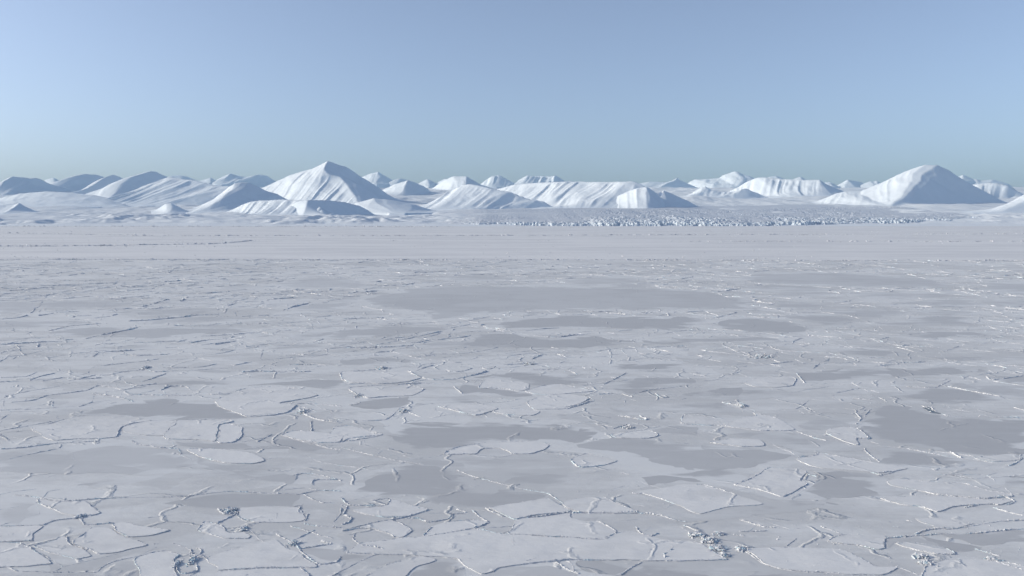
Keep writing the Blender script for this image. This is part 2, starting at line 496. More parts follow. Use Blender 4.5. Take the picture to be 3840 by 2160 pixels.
def mountains():
    # --- left group
    mountain(1, '-60,345 0,320 50,288 120,257 190,265 280,278 350,275 400,290 460,325', '120,257 60,300 20,345 -30,390 -60,470', 2200, 'rounded hill with a shaded top at the far left edge', gam=0.5, ks=(0.8, 1.0))
    mountain(1, '430,300 470,282 520,272 575,302', '520,272 520,330', 900, 'tiny distant peak left of the broad dome', gam=0.7)
    mountain(1, '520,345 580,312 640,292 700,268 770,241 830,237 930,241 1000,262 1060,300', '800,239 720,270 600,310 520,360 430,430', 2300, 'broad domed hill with a blue shaded slope', gam=0.5, ks=(0.8, 1.0))
    mountain(1, '820,395 880,350 960,300 1040,262 1095,243 1150,263 1210,290 1280,330', '1095,243 1000,290 900,345 800,390 560,450 430,500', 2600, 'small pointed hill left of the tallest rounded one', gam=0.5, ks=(0.8, 1.0))
    mountain(1, '1130,330 1200,288 1300,250 1400,220 1460,209 1510,215 1560,240 1620,262 1700,310', '1460,209 1380,240 1290,275 1200,330 1130,400 1060,475 980,530', 3000, 'tall rounded hill with a long blue shaded flank', gam=0.55, ks=(0.8, 1.1))
    mountain(1, '1600,275 1640,255 1740,250 1800,260 1900,300 1960,320', '1740,250 1735,330', 900, 'low dark crest behind the gullied left hill', gam=0.3, ks=(0.9, 0.9))
    mountain(1, '1880,318 1990,285 2035,270 2075,295 2130,312', '2035,270 2010,340', 900, 'small shaded pyramid on the skyline behind the left hills', gam=0.8, ks=(0.2, 0.6))
    mountain(1, '2060,312 2110,285 2160,260 2230,232 2300,255 2390,266 2450,252 2500,240 2576,252 2650,300', '2230,232 2190,262 2140,300 2110,340', 1500, 'distant ridge with a lit gullied left shoulder', gam=0.6, ribs=(16, 90), ks=(-0.4, 0.5))
    mountain(1, '1000,520 1080,478 1180,450 1300,400 1450,340 1560,290 1640,262 1700,275 1760,285 1850,292 1900,300 1990,320 2060,342 2130,352 2250,350 2330,380', '1640,262 1560,300 1450,350 1330,400 1200,450 1080,500 960,545', 2000, 'long pale hill with slanting gullies below its crest', gam=0.25, ribs=(30, 100), rrange=(-200, 900), slant=-900, ks=-0.3)
    mountain(1, '2060,480 2150,410 2220,352 2270,326 2330,318 2400,315 2470,345 2576,400 2680,430 2740,465', '2270,326 2215,390 2150,430 2080,480 2000,530 1930,570 1850,620', 2300, 'front hill with a dark flat cap left of the pointed peak', gam=0.55, ribs=(14, 80), rrange=(-900, 0), ks=(-0.2, 0.7))
    mountain(2, '-160,620 -60,570 20,535 100,502 200,487 400,484 600,486 700,490 760,560', '640,488 670,530 710,580 760,640', 420, 'low flat-topped bluff with a fluted sunlit front', name='hill', gam=0.12, ribs=(12, 48), slant=-60, rough=3, rrange=(-900, 130), ks=-0.35, apron=10)
    mountain(2, '560,500 640,487 840,490 1000,502 1080,525 1160,545 1240,588 1300,628 1400,665 1500,690', '660,487 690,530 720,580 760,645', 330, 'dark blue shaded end of the low bluff', name='hill', gam=0.75, rough=2, ks=(-0.3, 1.1), apron=8)
    mountain(2, '1020,560 1130,515 1290,468 1400,482 1530,502 1700,535 1850,585 2010,618', '1290,468 1320,520 1380,560 1500,612', 900, 'rolling foothill under the right flank of the pointed peak', name='hill', gam=0.5, rough=7, steep=0.2, ks=(-0.2, 0.5))
    mountain(1, '-160,500 0,470 200,425 450,402 700,418 900,440 1120,482 1250,520', '450,402 420,450 380,500 330,560', 1500, 'pale rolling foot slope below the left hills', name='hill', gam=0.3, rough=9, ks=-0.3, steep=0.16)
    # --- pointed peak
    mountain(2, '200,380 300,335 480,246 600,210 700,185 760,155 810,130 848,110 900,125 950,145 1020,165 1080,200 1150,250 1200,280 1280,330 1350,375 1420,430 1500,470 1600,505 1700,525 1800,570',
             '848,110 825,150 820,185 850,235 900,246 950,262 1000,312 1040,370 1080,430 1120,480 1170,560', 3300, 'tall pointed peak with sunlit gullied left face and blue shaded right face', gam=0.75, ribs=(22, 95), rrange=(-1500, -40), slant=-700, ks=(-0.25, 0.5))
    # --- middle
    mountain(2, '1150,300 1170,270 1250,235 1335,215 1380,245 1420,265 1480,300', '1335,215 1345,260 1310,330', 1300, 'lit triangular peak just right of the pointed peak', gam=0.6, ribs=(18, 80), ks=(-0.4, 0.3))
    mountain(2, '1390,360 1430,320 1500,290 1550,278 1600,290 1690,320', '1430,320 1415,350 1400,380', 1200, 'shaded round hump behind the middle knoll', gam=0.3, ks=(0.3, 0.6))
    mountain(2, '1330,420 1400,380 1500,335 1600,304 1620,296 1690,320 1780,355 1830,395 1860,435', '1615,298 1580,350 1545,400 1500,450', 1900, 'middle knoll lit on its left with a blue right side', gam=0.7, ks=(-0.4, 0.6))
    mountain(2, '1690,350 1730,325 1800,288 1820,288 1890,325 1920,350', '1812,288 1830,360', 1000, 'small twin-sided pyramid on the middle skyline', gam=0.7, ribs=(12, 70), ks=(-0.4, 0.5))
    mountain(2, '1860,355 1920,310 1985,278 2005,290 2040,330', '1985,278 1990,350', 1000, 'small pale cone on the middle skyline', gam=0.7)
    mountain(2, '1840,390 1900,345 1980,290 2060,258 2190,258 2250,295 2330,340 2440,375', '2190,258 2200,310 2180,345 2150,420', 2000, 'flat-crested lit ridge with a shaded right end', gam=0.5, ribs=(22, 90), ks=(-0.5, 0.6))
    mountain(2, '2320,340 2380,290 2440,255 2500,247 2560,275 2620,310 2660,330', '2480,247 2470,300 2440,365', 1300, 'fluted rounded peak left of the comb ridge', gam=0.45, ribs=(42, 120), ks=-0.3)
    mountain(3, '310,340 380,300 450,262 510,258 570,255 620,258 680,260 735,250 790,285 825,310 880,300 920,312', '570,255 540,300 500,350', 1400, 'comb-like ridge of alternating lit and shaded ribs', gam=0.3, ribs=(60, 190), ks=-0.4)
    mountain(2, '1700,600 1790,560 1900,490 2000,420 2100,370 2180,340 2220,335 2300,345 2400,365 2480,385 2620,410 2718,450 2820,480 2940,495 3018,540 3098,580 3158,602', '2180,340 2100,400 2030,470 1960,530 1900,580', 2000, 'low lit ridge with shallow slanting gullies in the middle', gam=0.35, ribs=(26, 100), slant=-650, ks=-0.6)
    # --- central gullied ridge
    mountain(3, '80,420 150,390 340,335 540,320 840,306 1000,310 1200,314 1400,309 1480,306 1520,320 1600,358 1640,372 1740,440 1790,470 1850,520', '1480,306 1420,350 1340,410 1250,470 1180,520 1100,580', 2300, 'long even ridge with a row of slanting gullies', gam=0.22, ribs=(34, 110), slant=-900, rrange=(-1700, 250), ks=-0.65)
    mountain(3, '1280,470 1400,415 1520,372 1600,358 1640,372 1700,430 1760,470 1800,520 1840,560', '1610,358 1640,400 1640,450 1625,510 1615,585', 1700, 'rounded buttress ending the central gullied ridge', gam=0.5, ribs=(14, 90), rrange=(-800, -30), ks=(-0.4, 0.5))
    mountain(3, '1640,480 1700,445 1745,410 1775,393 1830,415 1900,448 2000,488 2080,538 2170,572', '1775,393 1760,425 1742,465 1735,575', 1900, 'dark wedge-shaped spur right of the central ridge', gam=0.8, ks=(-0.4, 0.5))
    # --- right group
    mountain(3, '1480,345 1550,328 1640,310 1800,318 1860,300 1910,270 1935,297 1990,320 2060,350', '1910,270 1850,310 1780,345 1700,390', 1500, 'small horned peak with a shaded hollow', gam=0.4, ribs=(12, 90))
    mountain(3, '1840,440 1950,370 2030,310 2080,287 2110,290 2200,285 2310,275 2350,245 2430,220 2460,210 2490,215 2540,240 2600,255 2680,290 2740,330', '2460,210 2500,250 2530,300 2480,350 2360,400', 2300, 'broad cirque mountain with a shaded bowl', gam=0.45, rough=22, ribs=(26, 150), ks=-0.4)
    mountain(3, '1960,460 2050,420 2120,375 2180,355 2230,385 2300,405 2400,410 2480,400 2576,370', '2180,355 2160,400 2080,440 1990,480', 1600, 'low sharp ridge in front of the shaded bowl', gam=0.3, ribs=(16, 85), slant=-400, ks=-0.4)
    mountain(4, '60,290 110,265 180,255 250,280 300,310', '180,255 200,310', 900, 'small dark hump on the skyline behind the ribbed wall', gam=0.6, ks=(0.3, 0.5))
    mountain(4, '300,310 340,290 415,262 470,290 520,320', '415,262 425,320', 900, 'small pale tent-shaped peak behind the ribbed wall', gam=0.7)
    mountain(4, '-300,420 -180,360 -100,310 0,270 60,265 150,275 280,285 340,290 470,291 600,293 660,330 760,375 830,400 900,430', '600,293 620,340 640,390 652,465', 1900, 'long ribbed mountain wall with a dark right end', gam=0.3, ribs=(32, 100), slant=-500, rrange=(-2600, 20), ks=(-0.55, 0.5))
    mountain(4, '620,335 660,318 700,315 765,345 800,370', '700,315 720,370', 900, 'faint far peak in the gap left of the shaded mountain', gam=0.6)
    mountain(4, '735,365 755,353 820,320 870,292 920,300 980,310 1040,330 1110,342 1160,360', '870,292 850,340 830,395', 1400, 'sharp hill with a lit left side and blue right face', gam=0.7, ks=(-0.4, 0.6))
    mountain(4, '1000,345 1040,325 1090,305 1120,310 1150,299 1190,325 1240,350', '1090,305 1120,330 1110,360', 900, 'far double-topped hill beside the big pyramid', gam=0.6)
    mountain(4, '760,425 850,402 1000,400 1080,370 1200,320 1300,270 1430,210 1540,170 1620,147 1670,150 1750,150 1800,175 1850,195 1940,258 2030,310 2100,350 2200,400 2300,455 2430,525',
             '1665,150 1600,200 1535,245 1525,300 1470,360 1420,440 1340,500 1270,555', 2600, 'big flat-topped pyramid mountain whose right face lies in blue shade', gam=0.85, ribs=(24, 170), rrange=(-1600, -60), slant=-900, rough=8, ks=(-0.2, 0.0))
    mountain(4, '1900,300 1945,265 1985,243 2080,285 2130,320', '1985,243 1975,310', 1000, 'far shaded peak right of the big pyramid', gam=0.6, ks=(0.2, 0.5))
    mountain(4, '1990,335 2030,310 2110,283 2150,300 2280,290 2400,325 2500,360', '2110,283 2140,340', 1100, 'far flat crest right of the big pyramid', gam=0.4)
    mountain(4, '1980,370 2080,340 2170,328 2250,320 2330,322 2400,330 2500,355 2576,390 2700,450', '2080,340 2040,400 2000,470', 1700, 'ribbed sunlit ridge at the far right', gam=0.15, ribs=(34, 100), slant=-500, ks=-0.7)
    mountain(4, '2050,640 2180,600 2300,560 2430,520 2500,488 2576,440 2700,370 2900,300', '2560,445 2440,520 2330,570 2200,615', 1300, 'sunlit snow slope running off the right edge', name='hill', gam=0.3, rough=9, ks=-0.4)
    mountain(1, '-200,500 -60,530 60,540 130,535 185,512 230,540 300,575 340,600', '185,512 150,560 90,600 40,640', 600, 'low blue-shaded knoll on the left shore', name='hill', gam=0.5, rough=14, steep=0.22)
    mountain(1, '1480,600 1540,560 1600,525 1660,518 1720,545 1780,580', '1560,545 1555,580 1560,625', 500, 'small hummock in front of the gullied left hill', name='hill', gam=0.5, rough=10, steep=0.22)

# ------------------------------------------------------------------ glacier
def glacier():
    fx = np.array([1560, 1649, 1804, 2000, 2149, 2450, 2800, 2956, 3135, 3383, 3539, 3640.])
    fd = np.array([3800, 3560, 3420, 3400, 3330, 3330, 3300, 3380, 3500, 3720, 3950, 4300.])
    fxw = (fx - 1920) / F4 * fd
    n = 420
    k = np.linspace(0, 1, n)
    off = -70 + 4.2 * k * n * 0.9 + (k ** 2.6) * 2600
    xs = np.arange(-420, 2700, 4.4)
    Xs, OFF = np.meshgrid(xs, off)
    front = np.interp(Xs, fxw, fd) + (fbm(Xs / 120, Xs * 0, 4, 3) - 0.5) * 90
    Y = front + OFF
    X = Xs * (1 + 0.42 * np.clip((Y - front) / 3400, 0, 1))
    lft = sstep(-400, 0, Xs)
    base = terr(Y)
    hfront = 17 * (0.75 + 0.5 * fbm(Xs / 200, Xs * 0, 3, 8)) * (0.7 + 0.3 * sstep(2300, 1500, Xs)) * (0.25 + 0.75 * sstep(-420, 500, Xs))
    ramp = 1 - np.exp(-np.maximum(OFF, 0) / 170)
    surf = np.maximum(base, 0) + hfront * (0.25 + 0.9 * ramp) * np.exp(-np.maximum(OFF, 0) / 2600)
    # seracs: crevassed blocks, wildest near the front and easing up the tongue
    q1 = fbm(X / 20 + fbm(X / 60, Y / 60, 2, 4) * 1.6, Y / 34, 3, 15, 0.6)
    cell = 1 - np.abs(2 * q1 - 1)
    cell2 = 1 - np.abs(2 * fbm(X / 11, Y / 17, 3, 25, 0.6) - 1)
    amp = (7 * np.exp(-np.maximum(OFF, 0) / 700) + 4.6) * (0.4 + 0.9 * sstep(0.35, 0.6, fbm(X / 300, Y / 420, 3, 27)))
    amp = amp * (0.35 + 0.65 * sstep(150, 500, X)) * sstep(3300, 2300, OFF)
    surf = surf + (cell - 0.72) * amp * 1.25 + (cell2 - 0.7) * amp * 0.8
    surf = surf + (fbm(X / 500, Y / 420, 3, 35) - 0.5) * 22
    wall = sstep(-25, 45, OFF + (cell2 - 0.6) * 70 + (cell - .6) * 60)
    Z = np.where(OFF < 120, -3 + (surf + 3) * wall, surf)
    edge = sstep(-420, -150, Xs) * sstep(2700, 2500, Xs) * sstep(off[-1], off[-1] - 300, OFF)
    Z = base * (1 - edge) - 12 * (1 - edge) + Z * edge
    V = np.stack([X, Y, Z], -1).reshape(-1, 3)
    o = link_mesh('glacier', V, grid_faces(*X.shape), M['glacier'])
    structure(o, 'crevassed blue-white glacier tongue with a broken ice front meeting the fjord', 'glacier')

# ------------------------------------------------------------------ sea ice
EDGE_L, EDGE_R = 972.8, 977.6        # straight shear line across the picture where the smooth snow begins
def shear_y(x):
    xl, yl = ground(0, EDGE_L); xr, yr = ground(3840, EDGE_R)
    return yl + (x - xl) / (xr - xl) * (yr - yl) + 2.5 * np.sin(x / 61.0) + 1.5 * np.sin(x / 23.0)
def ice_sheets():
    xs = np.linspace(-2500, 2500, 60)
    ys = np.concatenate([np.linspace(-400, 0, 5), np.linspace(60, 900, 30)])
    X, Y = np.meshgrid(xs, ys)
    o = link_mesh('sea_ice', np.stack([X, Y, X * 0], -1).reshape(-1, 3), grid_faces(*X.shape), M['sheet'])
    structure(o, 'grey frozen fjord surface dusted with wind-streaked snow', 'sea ice')
    xs = np.linspace(-7000, 7000, 1400)
    k = np.linspace(0, 1, 260)
    X, K = np.meshgrid(xs, k)
    y0 = shear_y(X)
    Y = y0 + (K ** 2.2) * (5200 - y0)
    Z = 0.22 + 0 * X + (fbm(X / 26, Y / 20, 4, 51) - 0.5) * 0.5 * sstep(0.0, 0.01, K)
    Z[0] = -0.05
    o = link_mesh('snow_field', np.stack([X, Y, Z], -1).reshape(-1, 3), grid_faces(*X.shape), M['field'], smooth=True)
    structure(o, 'smooth pale snow-covered fast ice stretching to the glacier', 'snow field')

def catmull(P, closed=False, n=6):
    P = np.asarray(P, float)
    m = len(P)
    out = []
    rngi = range(m) if closed else range(m - 1)
    for i in rngi:
        p0 = P[(i - 1) % m] if closed or i > 0 else P[0]
        p1 = P[i]; p2 = P[(i + 1) % m]
        p3 = P[(i + 2) % m] if closed or i + 2 < m else P[-1]
        for t in np.arange(n) / n:
            out.append(0.5 * ((2 * p1) + (p2 - p0) * t + (2 * p0 - 5 * p1 + 4 * p2 - p3) * t * t + (3 * p1 - p0 - 3 * p2 + p3) * t ** 3))
    if not closed: out.append(P[-1])
    return np.array(out)
def mixed_curve(P, closed=False, n=5, k=0.5):
    """half way between the straight polygon and its spline, so corners stay angular"""
    P = np.asarray(P, float)
    Q = catmull(P, closed, n)
    m = len(P); out = []
    for i in (range(m) if closed else range(m - 1)):
        a, b = P[i], P[(i + 1) % m]
        for t in np.arange(n) / n: out.append(a + (b - a) * t)
    if not closed: out.append(P[-1])
    return Q * k + np.array(out) * (1 - k)
def resample(P, step, closed=False):
    if closed: P = np.vstack([P, P[:1]])
    seg = np.linalg.norm(np.diff(P, axis=0), axis=1)
    s = np.concatenate([[0], np.cumsum(seg)])
    n = max(2, int(s[-1] / step))
    t = np.linspace(0, s[-1], n + 1)
    if closed: t = t[:-1]
    return np.stack([np.interp(t, s, P[:, 0]), np.interp(t, s, P[:, 1])], 1)
def jitter(P, amp, scale, seed):
    nx = fbm(P[:, 0] / scale, P[:, 1] / scale, 3, seed) - 0.5
    ny = fbm(P[:, 0] / scale, P[:, 1] / scale, 3, seed + 40) - 0.5
    return P + np.stack([nx, ny], 1) * 2 * amp
def dist_to_poly(Q, P, closed=True):
    A = P; B = np.roll(P, -1, 0) if closed else P[1:]
    if not closed: A = P[:-1]
    d = np.full(len(Q), 1e9)
    for a, b in zip(A, B):
        ab = b - a; L2 = max((ab ** 2).sum(), 1e-9)
        t = np.clip(((Q - a) @ ab) / L2, 0, 1)
        d = np.minimum(d, np.linalg.norm(Q - (a + t[:, None] * ab), axis=1))
    return d
def inside(Q, P):
    r = np.zeros(len(Q), bool)
    x, y = Q[:, 0], Q[:, 1]
    j = len(P) - 1
    for i in range(len(P)):
        xi, yi = P[i]; xj, yj = P[j]
        cnd = ((yi > y) != (yj > y)) & (x < (xj - xi) * (y - yi) / (yj - yi + 1e-12) + xi)
        r ^= cnd; j = i
    return r
def fill_poly(P, target=900):
    """triangulated polygon with inside points; returns verts2d, tris"""
    lo, hi = P.min(0), P.max(0)
    ar = max(np.prod(hi - lo), 0.1)
    st = math.sqrt(ar / target)
    gx = np.arange(lo[0], hi[0], st); gy = np.arange(lo[1], hi[1], st)
    G = np.array([(a + random.uniform(-.2, .2) * st, b + random.uniform(-.2, .2) * st) for b in gy for a in gx]).reshape(-1, 2)
    if len(G):
        G = G[inside(G, P)]
        G = G[dist_to_poly(G, P) > 0.35 * st] if len(G) else G
    pts = [Vector(p) for p in np.vstack([P, G])]
    n = len(P)
    r = delaunay_2d_cdt(pts, [], [list(range(n))], 1, 1e-5)
    return np.array([tuple(v) for v in r[0]]), [list(f) for f in r[2]]

BANDS = [(130, 'close by'), (230, 'midway'), (420, 'farther'), (1e9, 'far out')]
COLS = [(450, 'the far left rounded hills'), (1000, 'the gullied left hill'), (1480, 'the pointed peak'), (2000, 'the small middle peaks'),
        (2650, 'the central gullied ridge'), (3250, 'the ribbed right wall'), (1e9, 'the big shaded pyramid')]
def where(P):
    c = P.mean(0)
    px = project_x(c[0], c[1])
    return next(n for v, n in BANDS if c[1] < v), next(n for v, n in COLS if px < v)
LABELLED = []
def place_label(o, what, P, cat, group):
    bnd, lm = where(P)
    LABELLED.append((o, what, bnd, lm, float(P.mean(0)[1])))
    tag(o, f'{what} {bnd} below {lm}', cat, group)
def settle_labels():
    groups = {}
    for t in LABELLED: groups.setdefault(t[0]['label'], []).append(t)
    words = ['nearest', 'second nearest', 'third nearest', 'fourth nearest', 'fifth nearest', 'sixth nearest', 'seventh nearest', 'eighth nearest', 'ninth nearest', 'tenth nearest', 'eleventh nearest', 'twelfth nearest', 'thirteenth nearest']
    for lb, ts in groups.items():
        if len(ts) < 2: continue
        ts.sort(key=lambda q: q[4])
        for k, t in enumerate(ts):
            t[0]['label'] = f'{words[min(k, 12)]} {t[1]} {t[2]} below {t[3]}'

# dark pans: (tile, tone, outline)
PANS = [
('A', .7, '560,115 900,75 1100,55 1300,30 1500,15 1800,-20 2000,0 2180,40 2250,110 2150,125 2050,95 1600,70 1300,95 1000,110 700,125'),
('A', .95, '1480,215 1700,180 1900,180 2150,190 2300,200 2420,260 2300,275 2000,285 1700,290 1560,285 1400,265 1300,240'),
('A', .45, '-80,195 200,210 290,250 400,300 560,350 480,380 350,420 -80,425'),
('A', .6, '400,790 700,785 760,770 900,705 1000,690 1040,740 1060,860 400,860'),
('A', .55, '740,650 1000,610 1300,545 1500,520 1700,530 1900,540 2000,530 1800,570 1550,590 1440,600 1300,615 1150,620 1000,655 850,690 740,760 560,770 400,770 420,700 560,690'),
('A', .7, '2290,630 2350,615 2570,625 2576,690 2440,705 2400,700 2330,665'),
('B', 1., '100,170 200,90 330,10 500,-40 800,-60 870,0 1100,85 1300,145 1540,190 1450,225 1250,260 1100,290 950,295 830,265 700,240 480,215 330,215 200,180'),
('B', .75, '920,-5 1200,-40 1700,0 1800,50 1500,140 1300,120 1100,70'),
('B', 1., '2240,110 2250,50 2500,-10 2900,-30 3120,30 2960,120 2740,110 2576,102 2400,120 2300,140'),
('B', 1., '40,640 200,648 480,658 300,730 150,720 0,690'),
('B', 1., '720,695 860,695 930,760 960,860 560,860 660,740'),
('B', 1.15, '2150,800 2260,720 2576,708 2916,695 2946,665 3026,668 3136,700 3216,740 3376,772 3576,792 3700,860 2050,860'),
('B', .6, '1130,770 1250,745 1600,720 1740,775 1650,860 1120,860'),
('B', .9, '1750,705 2000,697 2230,705 2100,790 2080,805 1850,800'),
('B', .8, '1745,370 1790,348 1930,350 1890,383 1840,400'),
('C', 1., '940,0 1050,20 1380,25 1540,60 1560,110 1780,165 1650,195 1400,215 1250,230 1050,220 900,200 790,205 940,115 1020,60'),
('C', 1., '180,342 350,292 620,268 800,230 1000,240 1300,290 1400,350 1200,310 1000,300 850,330 600,350 400,390 100,395 -60,390 0,370'),
('C', 1.1, '1770,500 1900,515 2100,560 2270,595 2200,620 2050,625 1950,590 1850,545'),
('C', .9, '1920,492 2150,486 2350,470 2650,450 2650,525 2420,540 2300,580 2150,565 1980,520'),
('C', 1., '2180,90 2300,60 2650,30 2650,130 2480,135 2300,130'),
('C', .8, '1640,740 1700,760 1780,805 1780,860 1500,860'),
('C', .6, '1540,520 1750,512 1900,560 1960,590 1700,555 1600,550 1545,600'),
('C', .5, '2180,735 2300,730 2400,755 2350,775 2250,765'),
('D', 1.1, '560,405 750,330 900,300 1200,275 1400,275 1600,300 1640,340 1850,390 1950,415 1700,425 1400,435 1150,430 1000,400 800,395'),
('D', .95, '1000,160 1300,150 1700,135 2000,145 2350,125 2530,130 2600,180 2350,180 2250,170 1900,175 1700,190 1560,190 1500,170 1200,170'),
('D', .9, '1330,580 1600,600 1900,615 2100,580 2200,590 2350,620 2560,665 2560,690 2400,690 2200,660 1900,660 1600,640 1420,610'),
('D', .55, '-80,690 300,640 600,610 950,600 1050,625 1300,655 1400,690 1500,720 1700,770 1950,770 2100,800 1600,830 -80,830'),
('D', .8, '750,575 900,570 1000,590 880,610 740,600'),
('D', .6, '470,440 560,430 640,450 560,465 450,460'),
('D', .6, '1480,60 1650,45 1800,65 1650,75'),
('D', .6, '2080,310 2300,295 2576,250 2650,285 2350,302'),
('D', .4, '400,300 700,280 850,270 700,350 450,400 400,340'),
('E', 1.1, '330,520 400,470 650,445 1000,450 1400,455 1650,475 1800,490 2000,520 1900,570 1700,600 1550,590 1200,590 1050,605 850,630 620,655 480,620 400,590'),
('E', 1.1, '1080,95 1230,70 1500,75 1800,85 1920,110 1900,140 1640,165 1500,165 1380,145 1150,120 1000,105'),
('E', 1., '880,170 1100,195 1350,220 1440,245 1380,265 1200,260 1000,240 900,235'),
('E', 1., '60,310 150,280 400,260 520,255 500,310 430,335 250,340 100,330'),
('E', 1., '620,270 800,245 1000,250 1080,270 980,300 800,305 560,320'),
('E', 1.05, '1820,40 2100,15 2400,-5 2620,-15 2560,60 2350,70 2100,70 1900,45'),
('E', 1., '2000,165 2150,115 2400,118 2650,130 2700,165 2500,185 2350,205 2150,230 2050,200'),
('E', .9, '1780,330 1950,330 2250,345 2600,320 2600,385 2400,370 2250,360 2000,360'),
('E', .7, '1550,400 1900,390 2150,430 2300,470 2650,470 2650,540 2350,510 2100,460 1800,430'),
('E', .85, '1750,605 2000,560 2250,580 2600,610 3000,640 3380,690 3200,760 2800,800 2400,830 2100,745 2050,700 1870,655'),
('E', .7, '1060,650 1200,650 1290,685 1150,690'),
('E', .55, '400,720 750,705 900,690 1450,695 1700,725 1750,795 1400,805 900,810 620,775'),
('F', 1.1, '-40,245 300,205 600,185 750,195 850,225 750,260 500,285 250,275 -40,265'),
('F', 1., '900,75 1200,50 1500,45 1800,70 1950,95 1650,105 1400,130 1100,140 930,150 880,100'),
('F', 1., '1500,250 1800,200 2000,180 2400,255 2330,310 2100,315 1920,320 1750,270'),
('F', 1.1, '1400,380 1500,330 1800,355 1990,405 2300,415 2650,425 2650,680 2300,700 2000,670 1700,620 1430,580 1400,560 1330,500 1350,440'),
('F', 1., '1430,650 1700,660 2100,725 2330,768 2150,790 1900,810 1500,800 1490,750'),
('F', 1., '1780,55 1950,25 2200,40 2280,65 2100,85 1900,75'),
('F', .7, '300,520 600,520 900,540 1050,590 1350,640 1350,680 1000,680 700,620 450,560'),
('F', .8, '2320,115 2450,110 2650,95 2650,165 2400,150'),
('F', .6, '2050,170 2300,165 2650,175 2650,270 2400,250 2200,210'),
('F', .6, '850,470 1000,420 1100,400 1300,385 1330,430 1280,470 1100,500 950,510'),
('F', .8, '-30,295 280,305 380,345 420,385 250,380 -30,385'),
('H', 1.15, '190,310 390,280 520,245 800,230 1400,235 1900,240 2700,260 2900,310 3080,340 3100,380 3210,410 2800,405 2576,400 2000,400 1800,410 1500,405 1250,415 1050,450 740,480 720,440 600,405 250,370 180,340'),
('H', 1.25, '1180,520 1250,485 1500,460 1840,445 2000,460 2576,455 2760,490 2680,520 2500,550 2300,545 2000,545 1900,555 1700,540 1350,560 1230,540'),
('H', 1.1, '990,600 1250,590 1500,620 1700,620 1880,600 2000,635 2200,640 2000,680 1800,695 1500,690 1000,700 830,690 1000,650'),
('H', 1., '2250,640 2500,620 2800,610 3400,625 3300,640 2900,640 2576,650 2300,675'),
('H', .9, '-200,620 0,555 500,535 800,545 700,565 400,600 0,630'),
('H', .9, '-500,205 -300,178 0,168 150,190 220,240 0,245 -380,242'),
('H', .6, '430,700 650,660 1000,640 900,670 650,700'),
('H', .8, '20,770 300,765 600,790 400,820 0,820'),
('H', .6, '830,160 1000,150 1300,160 1200,185 830,190'),
('H', .7, '1700,180 2000,160 2250,165 2200,195 1750,200'),
('H', .8, '1450,215 2150,205 2330,235 1900,230'),
('H', .7, '-60,345 0,315 110,315 60,350 0,360'),
('I', 1.1, '420,165 600,135 1100,125 1800,165 1950,200 1990,235 1400,235 900,220 600,200'),
('I', 1.2, '350,480 450,460 650,465 800,500 930,525 980,550 850,575 500,565 340,555 280,510'),
('I', 1., '750,460 950,440 1200,465 1300,485 1200,530 1120,530 1000,490'),
('I', .9, '1050,415 1300,400 1500,400 1700,435 1550,455 1400,465 1200,440'),
('I', 1., '1640,485 1950,455 2150,465 2200,510 1900,520 1600,520 1480,500'),
('I', 1., '1700,605 1850,570 2200,575 2300,595 2000,610 1850,630'),
('I', .9, '1640,355 1900,335 2150,330 2300,370 2000,380 1800,365'),
('I', .9, '700,380 760,345 1000,355 1100,375 900,395'),
('I', .9, '2300,340 2650,330 2650,380 2400,380'),
('I', .8, '420,230 700,220 1000,240 1200,250 1000,265 600,260'),
('I', .8, '700,270 1150,275 1100,305 800,300'),
('I', .7, '1250,280 1500,275 2000,290 1800,320 1400,315'),
('I', .7, '1950,265 2130,265 2100,280 1950,285'),
('I', .7, '2300,210 2650,200 2650,300 2300,265'),
('I', .9, '1100,710 1400,700 1650,730 1690,760 1500,760 1250,730'),
('I', .8, '1700,420 1950,410 2300,430 2250,450 1850,440'),
('I', .7, '1850,770 2200,760 2650,770 2650,790 2100,785'),
('G', .9, '280,390 340,340 600,335 850,345 1050,355 800,385 600,390 400,405'),
('G', .9, '900,420 1050,405 1400,400 1700,395 1500,430 1300,445 1000,450'),
('G', .7, '-60,340 150,345 290,350 230,410 100,430 -60,440'),
('G', .8, '-60,490 300,485 560,490 700,510 500,530 200,545 -60,555'),
('G', .9, '350,580 550,540 800,530 1000,535 850,570 650,600 450,605'),
('G', .9, '720,605 1000,560 1100,540 1500,535 1750,530 1900,555 1750,580 1350,600 1150,625 1000,620'),
('G', .8, '1000,510 1350,470 1700,460 1900,475 1700,490 1250,510'),
('G', .8, '1170,365 1300,345 1550,345 1640,350 1400,365'),
('G', .9, '2180,405 2350,365 2576,355 2640,380 2576,410 2250,415'),
('G', .7, '1700,235 1850,225 2100,240 1900,255 1700,250'),
('G', .8, '1950,370 2100,340 2350,335 2150,375'),
('G', .8, '2120,600 2350,580 2650,565 2650,620 2150,630'),
('G', .8, '1600,690 1750,700 1800,715 1650,715 1580,700'),
('G', .5, '620,700 850,680 1100,670 1200,690 1100,710 750,720'),
('G', .6, '2050,700 2300,670 2500,690 2200,710'),
]
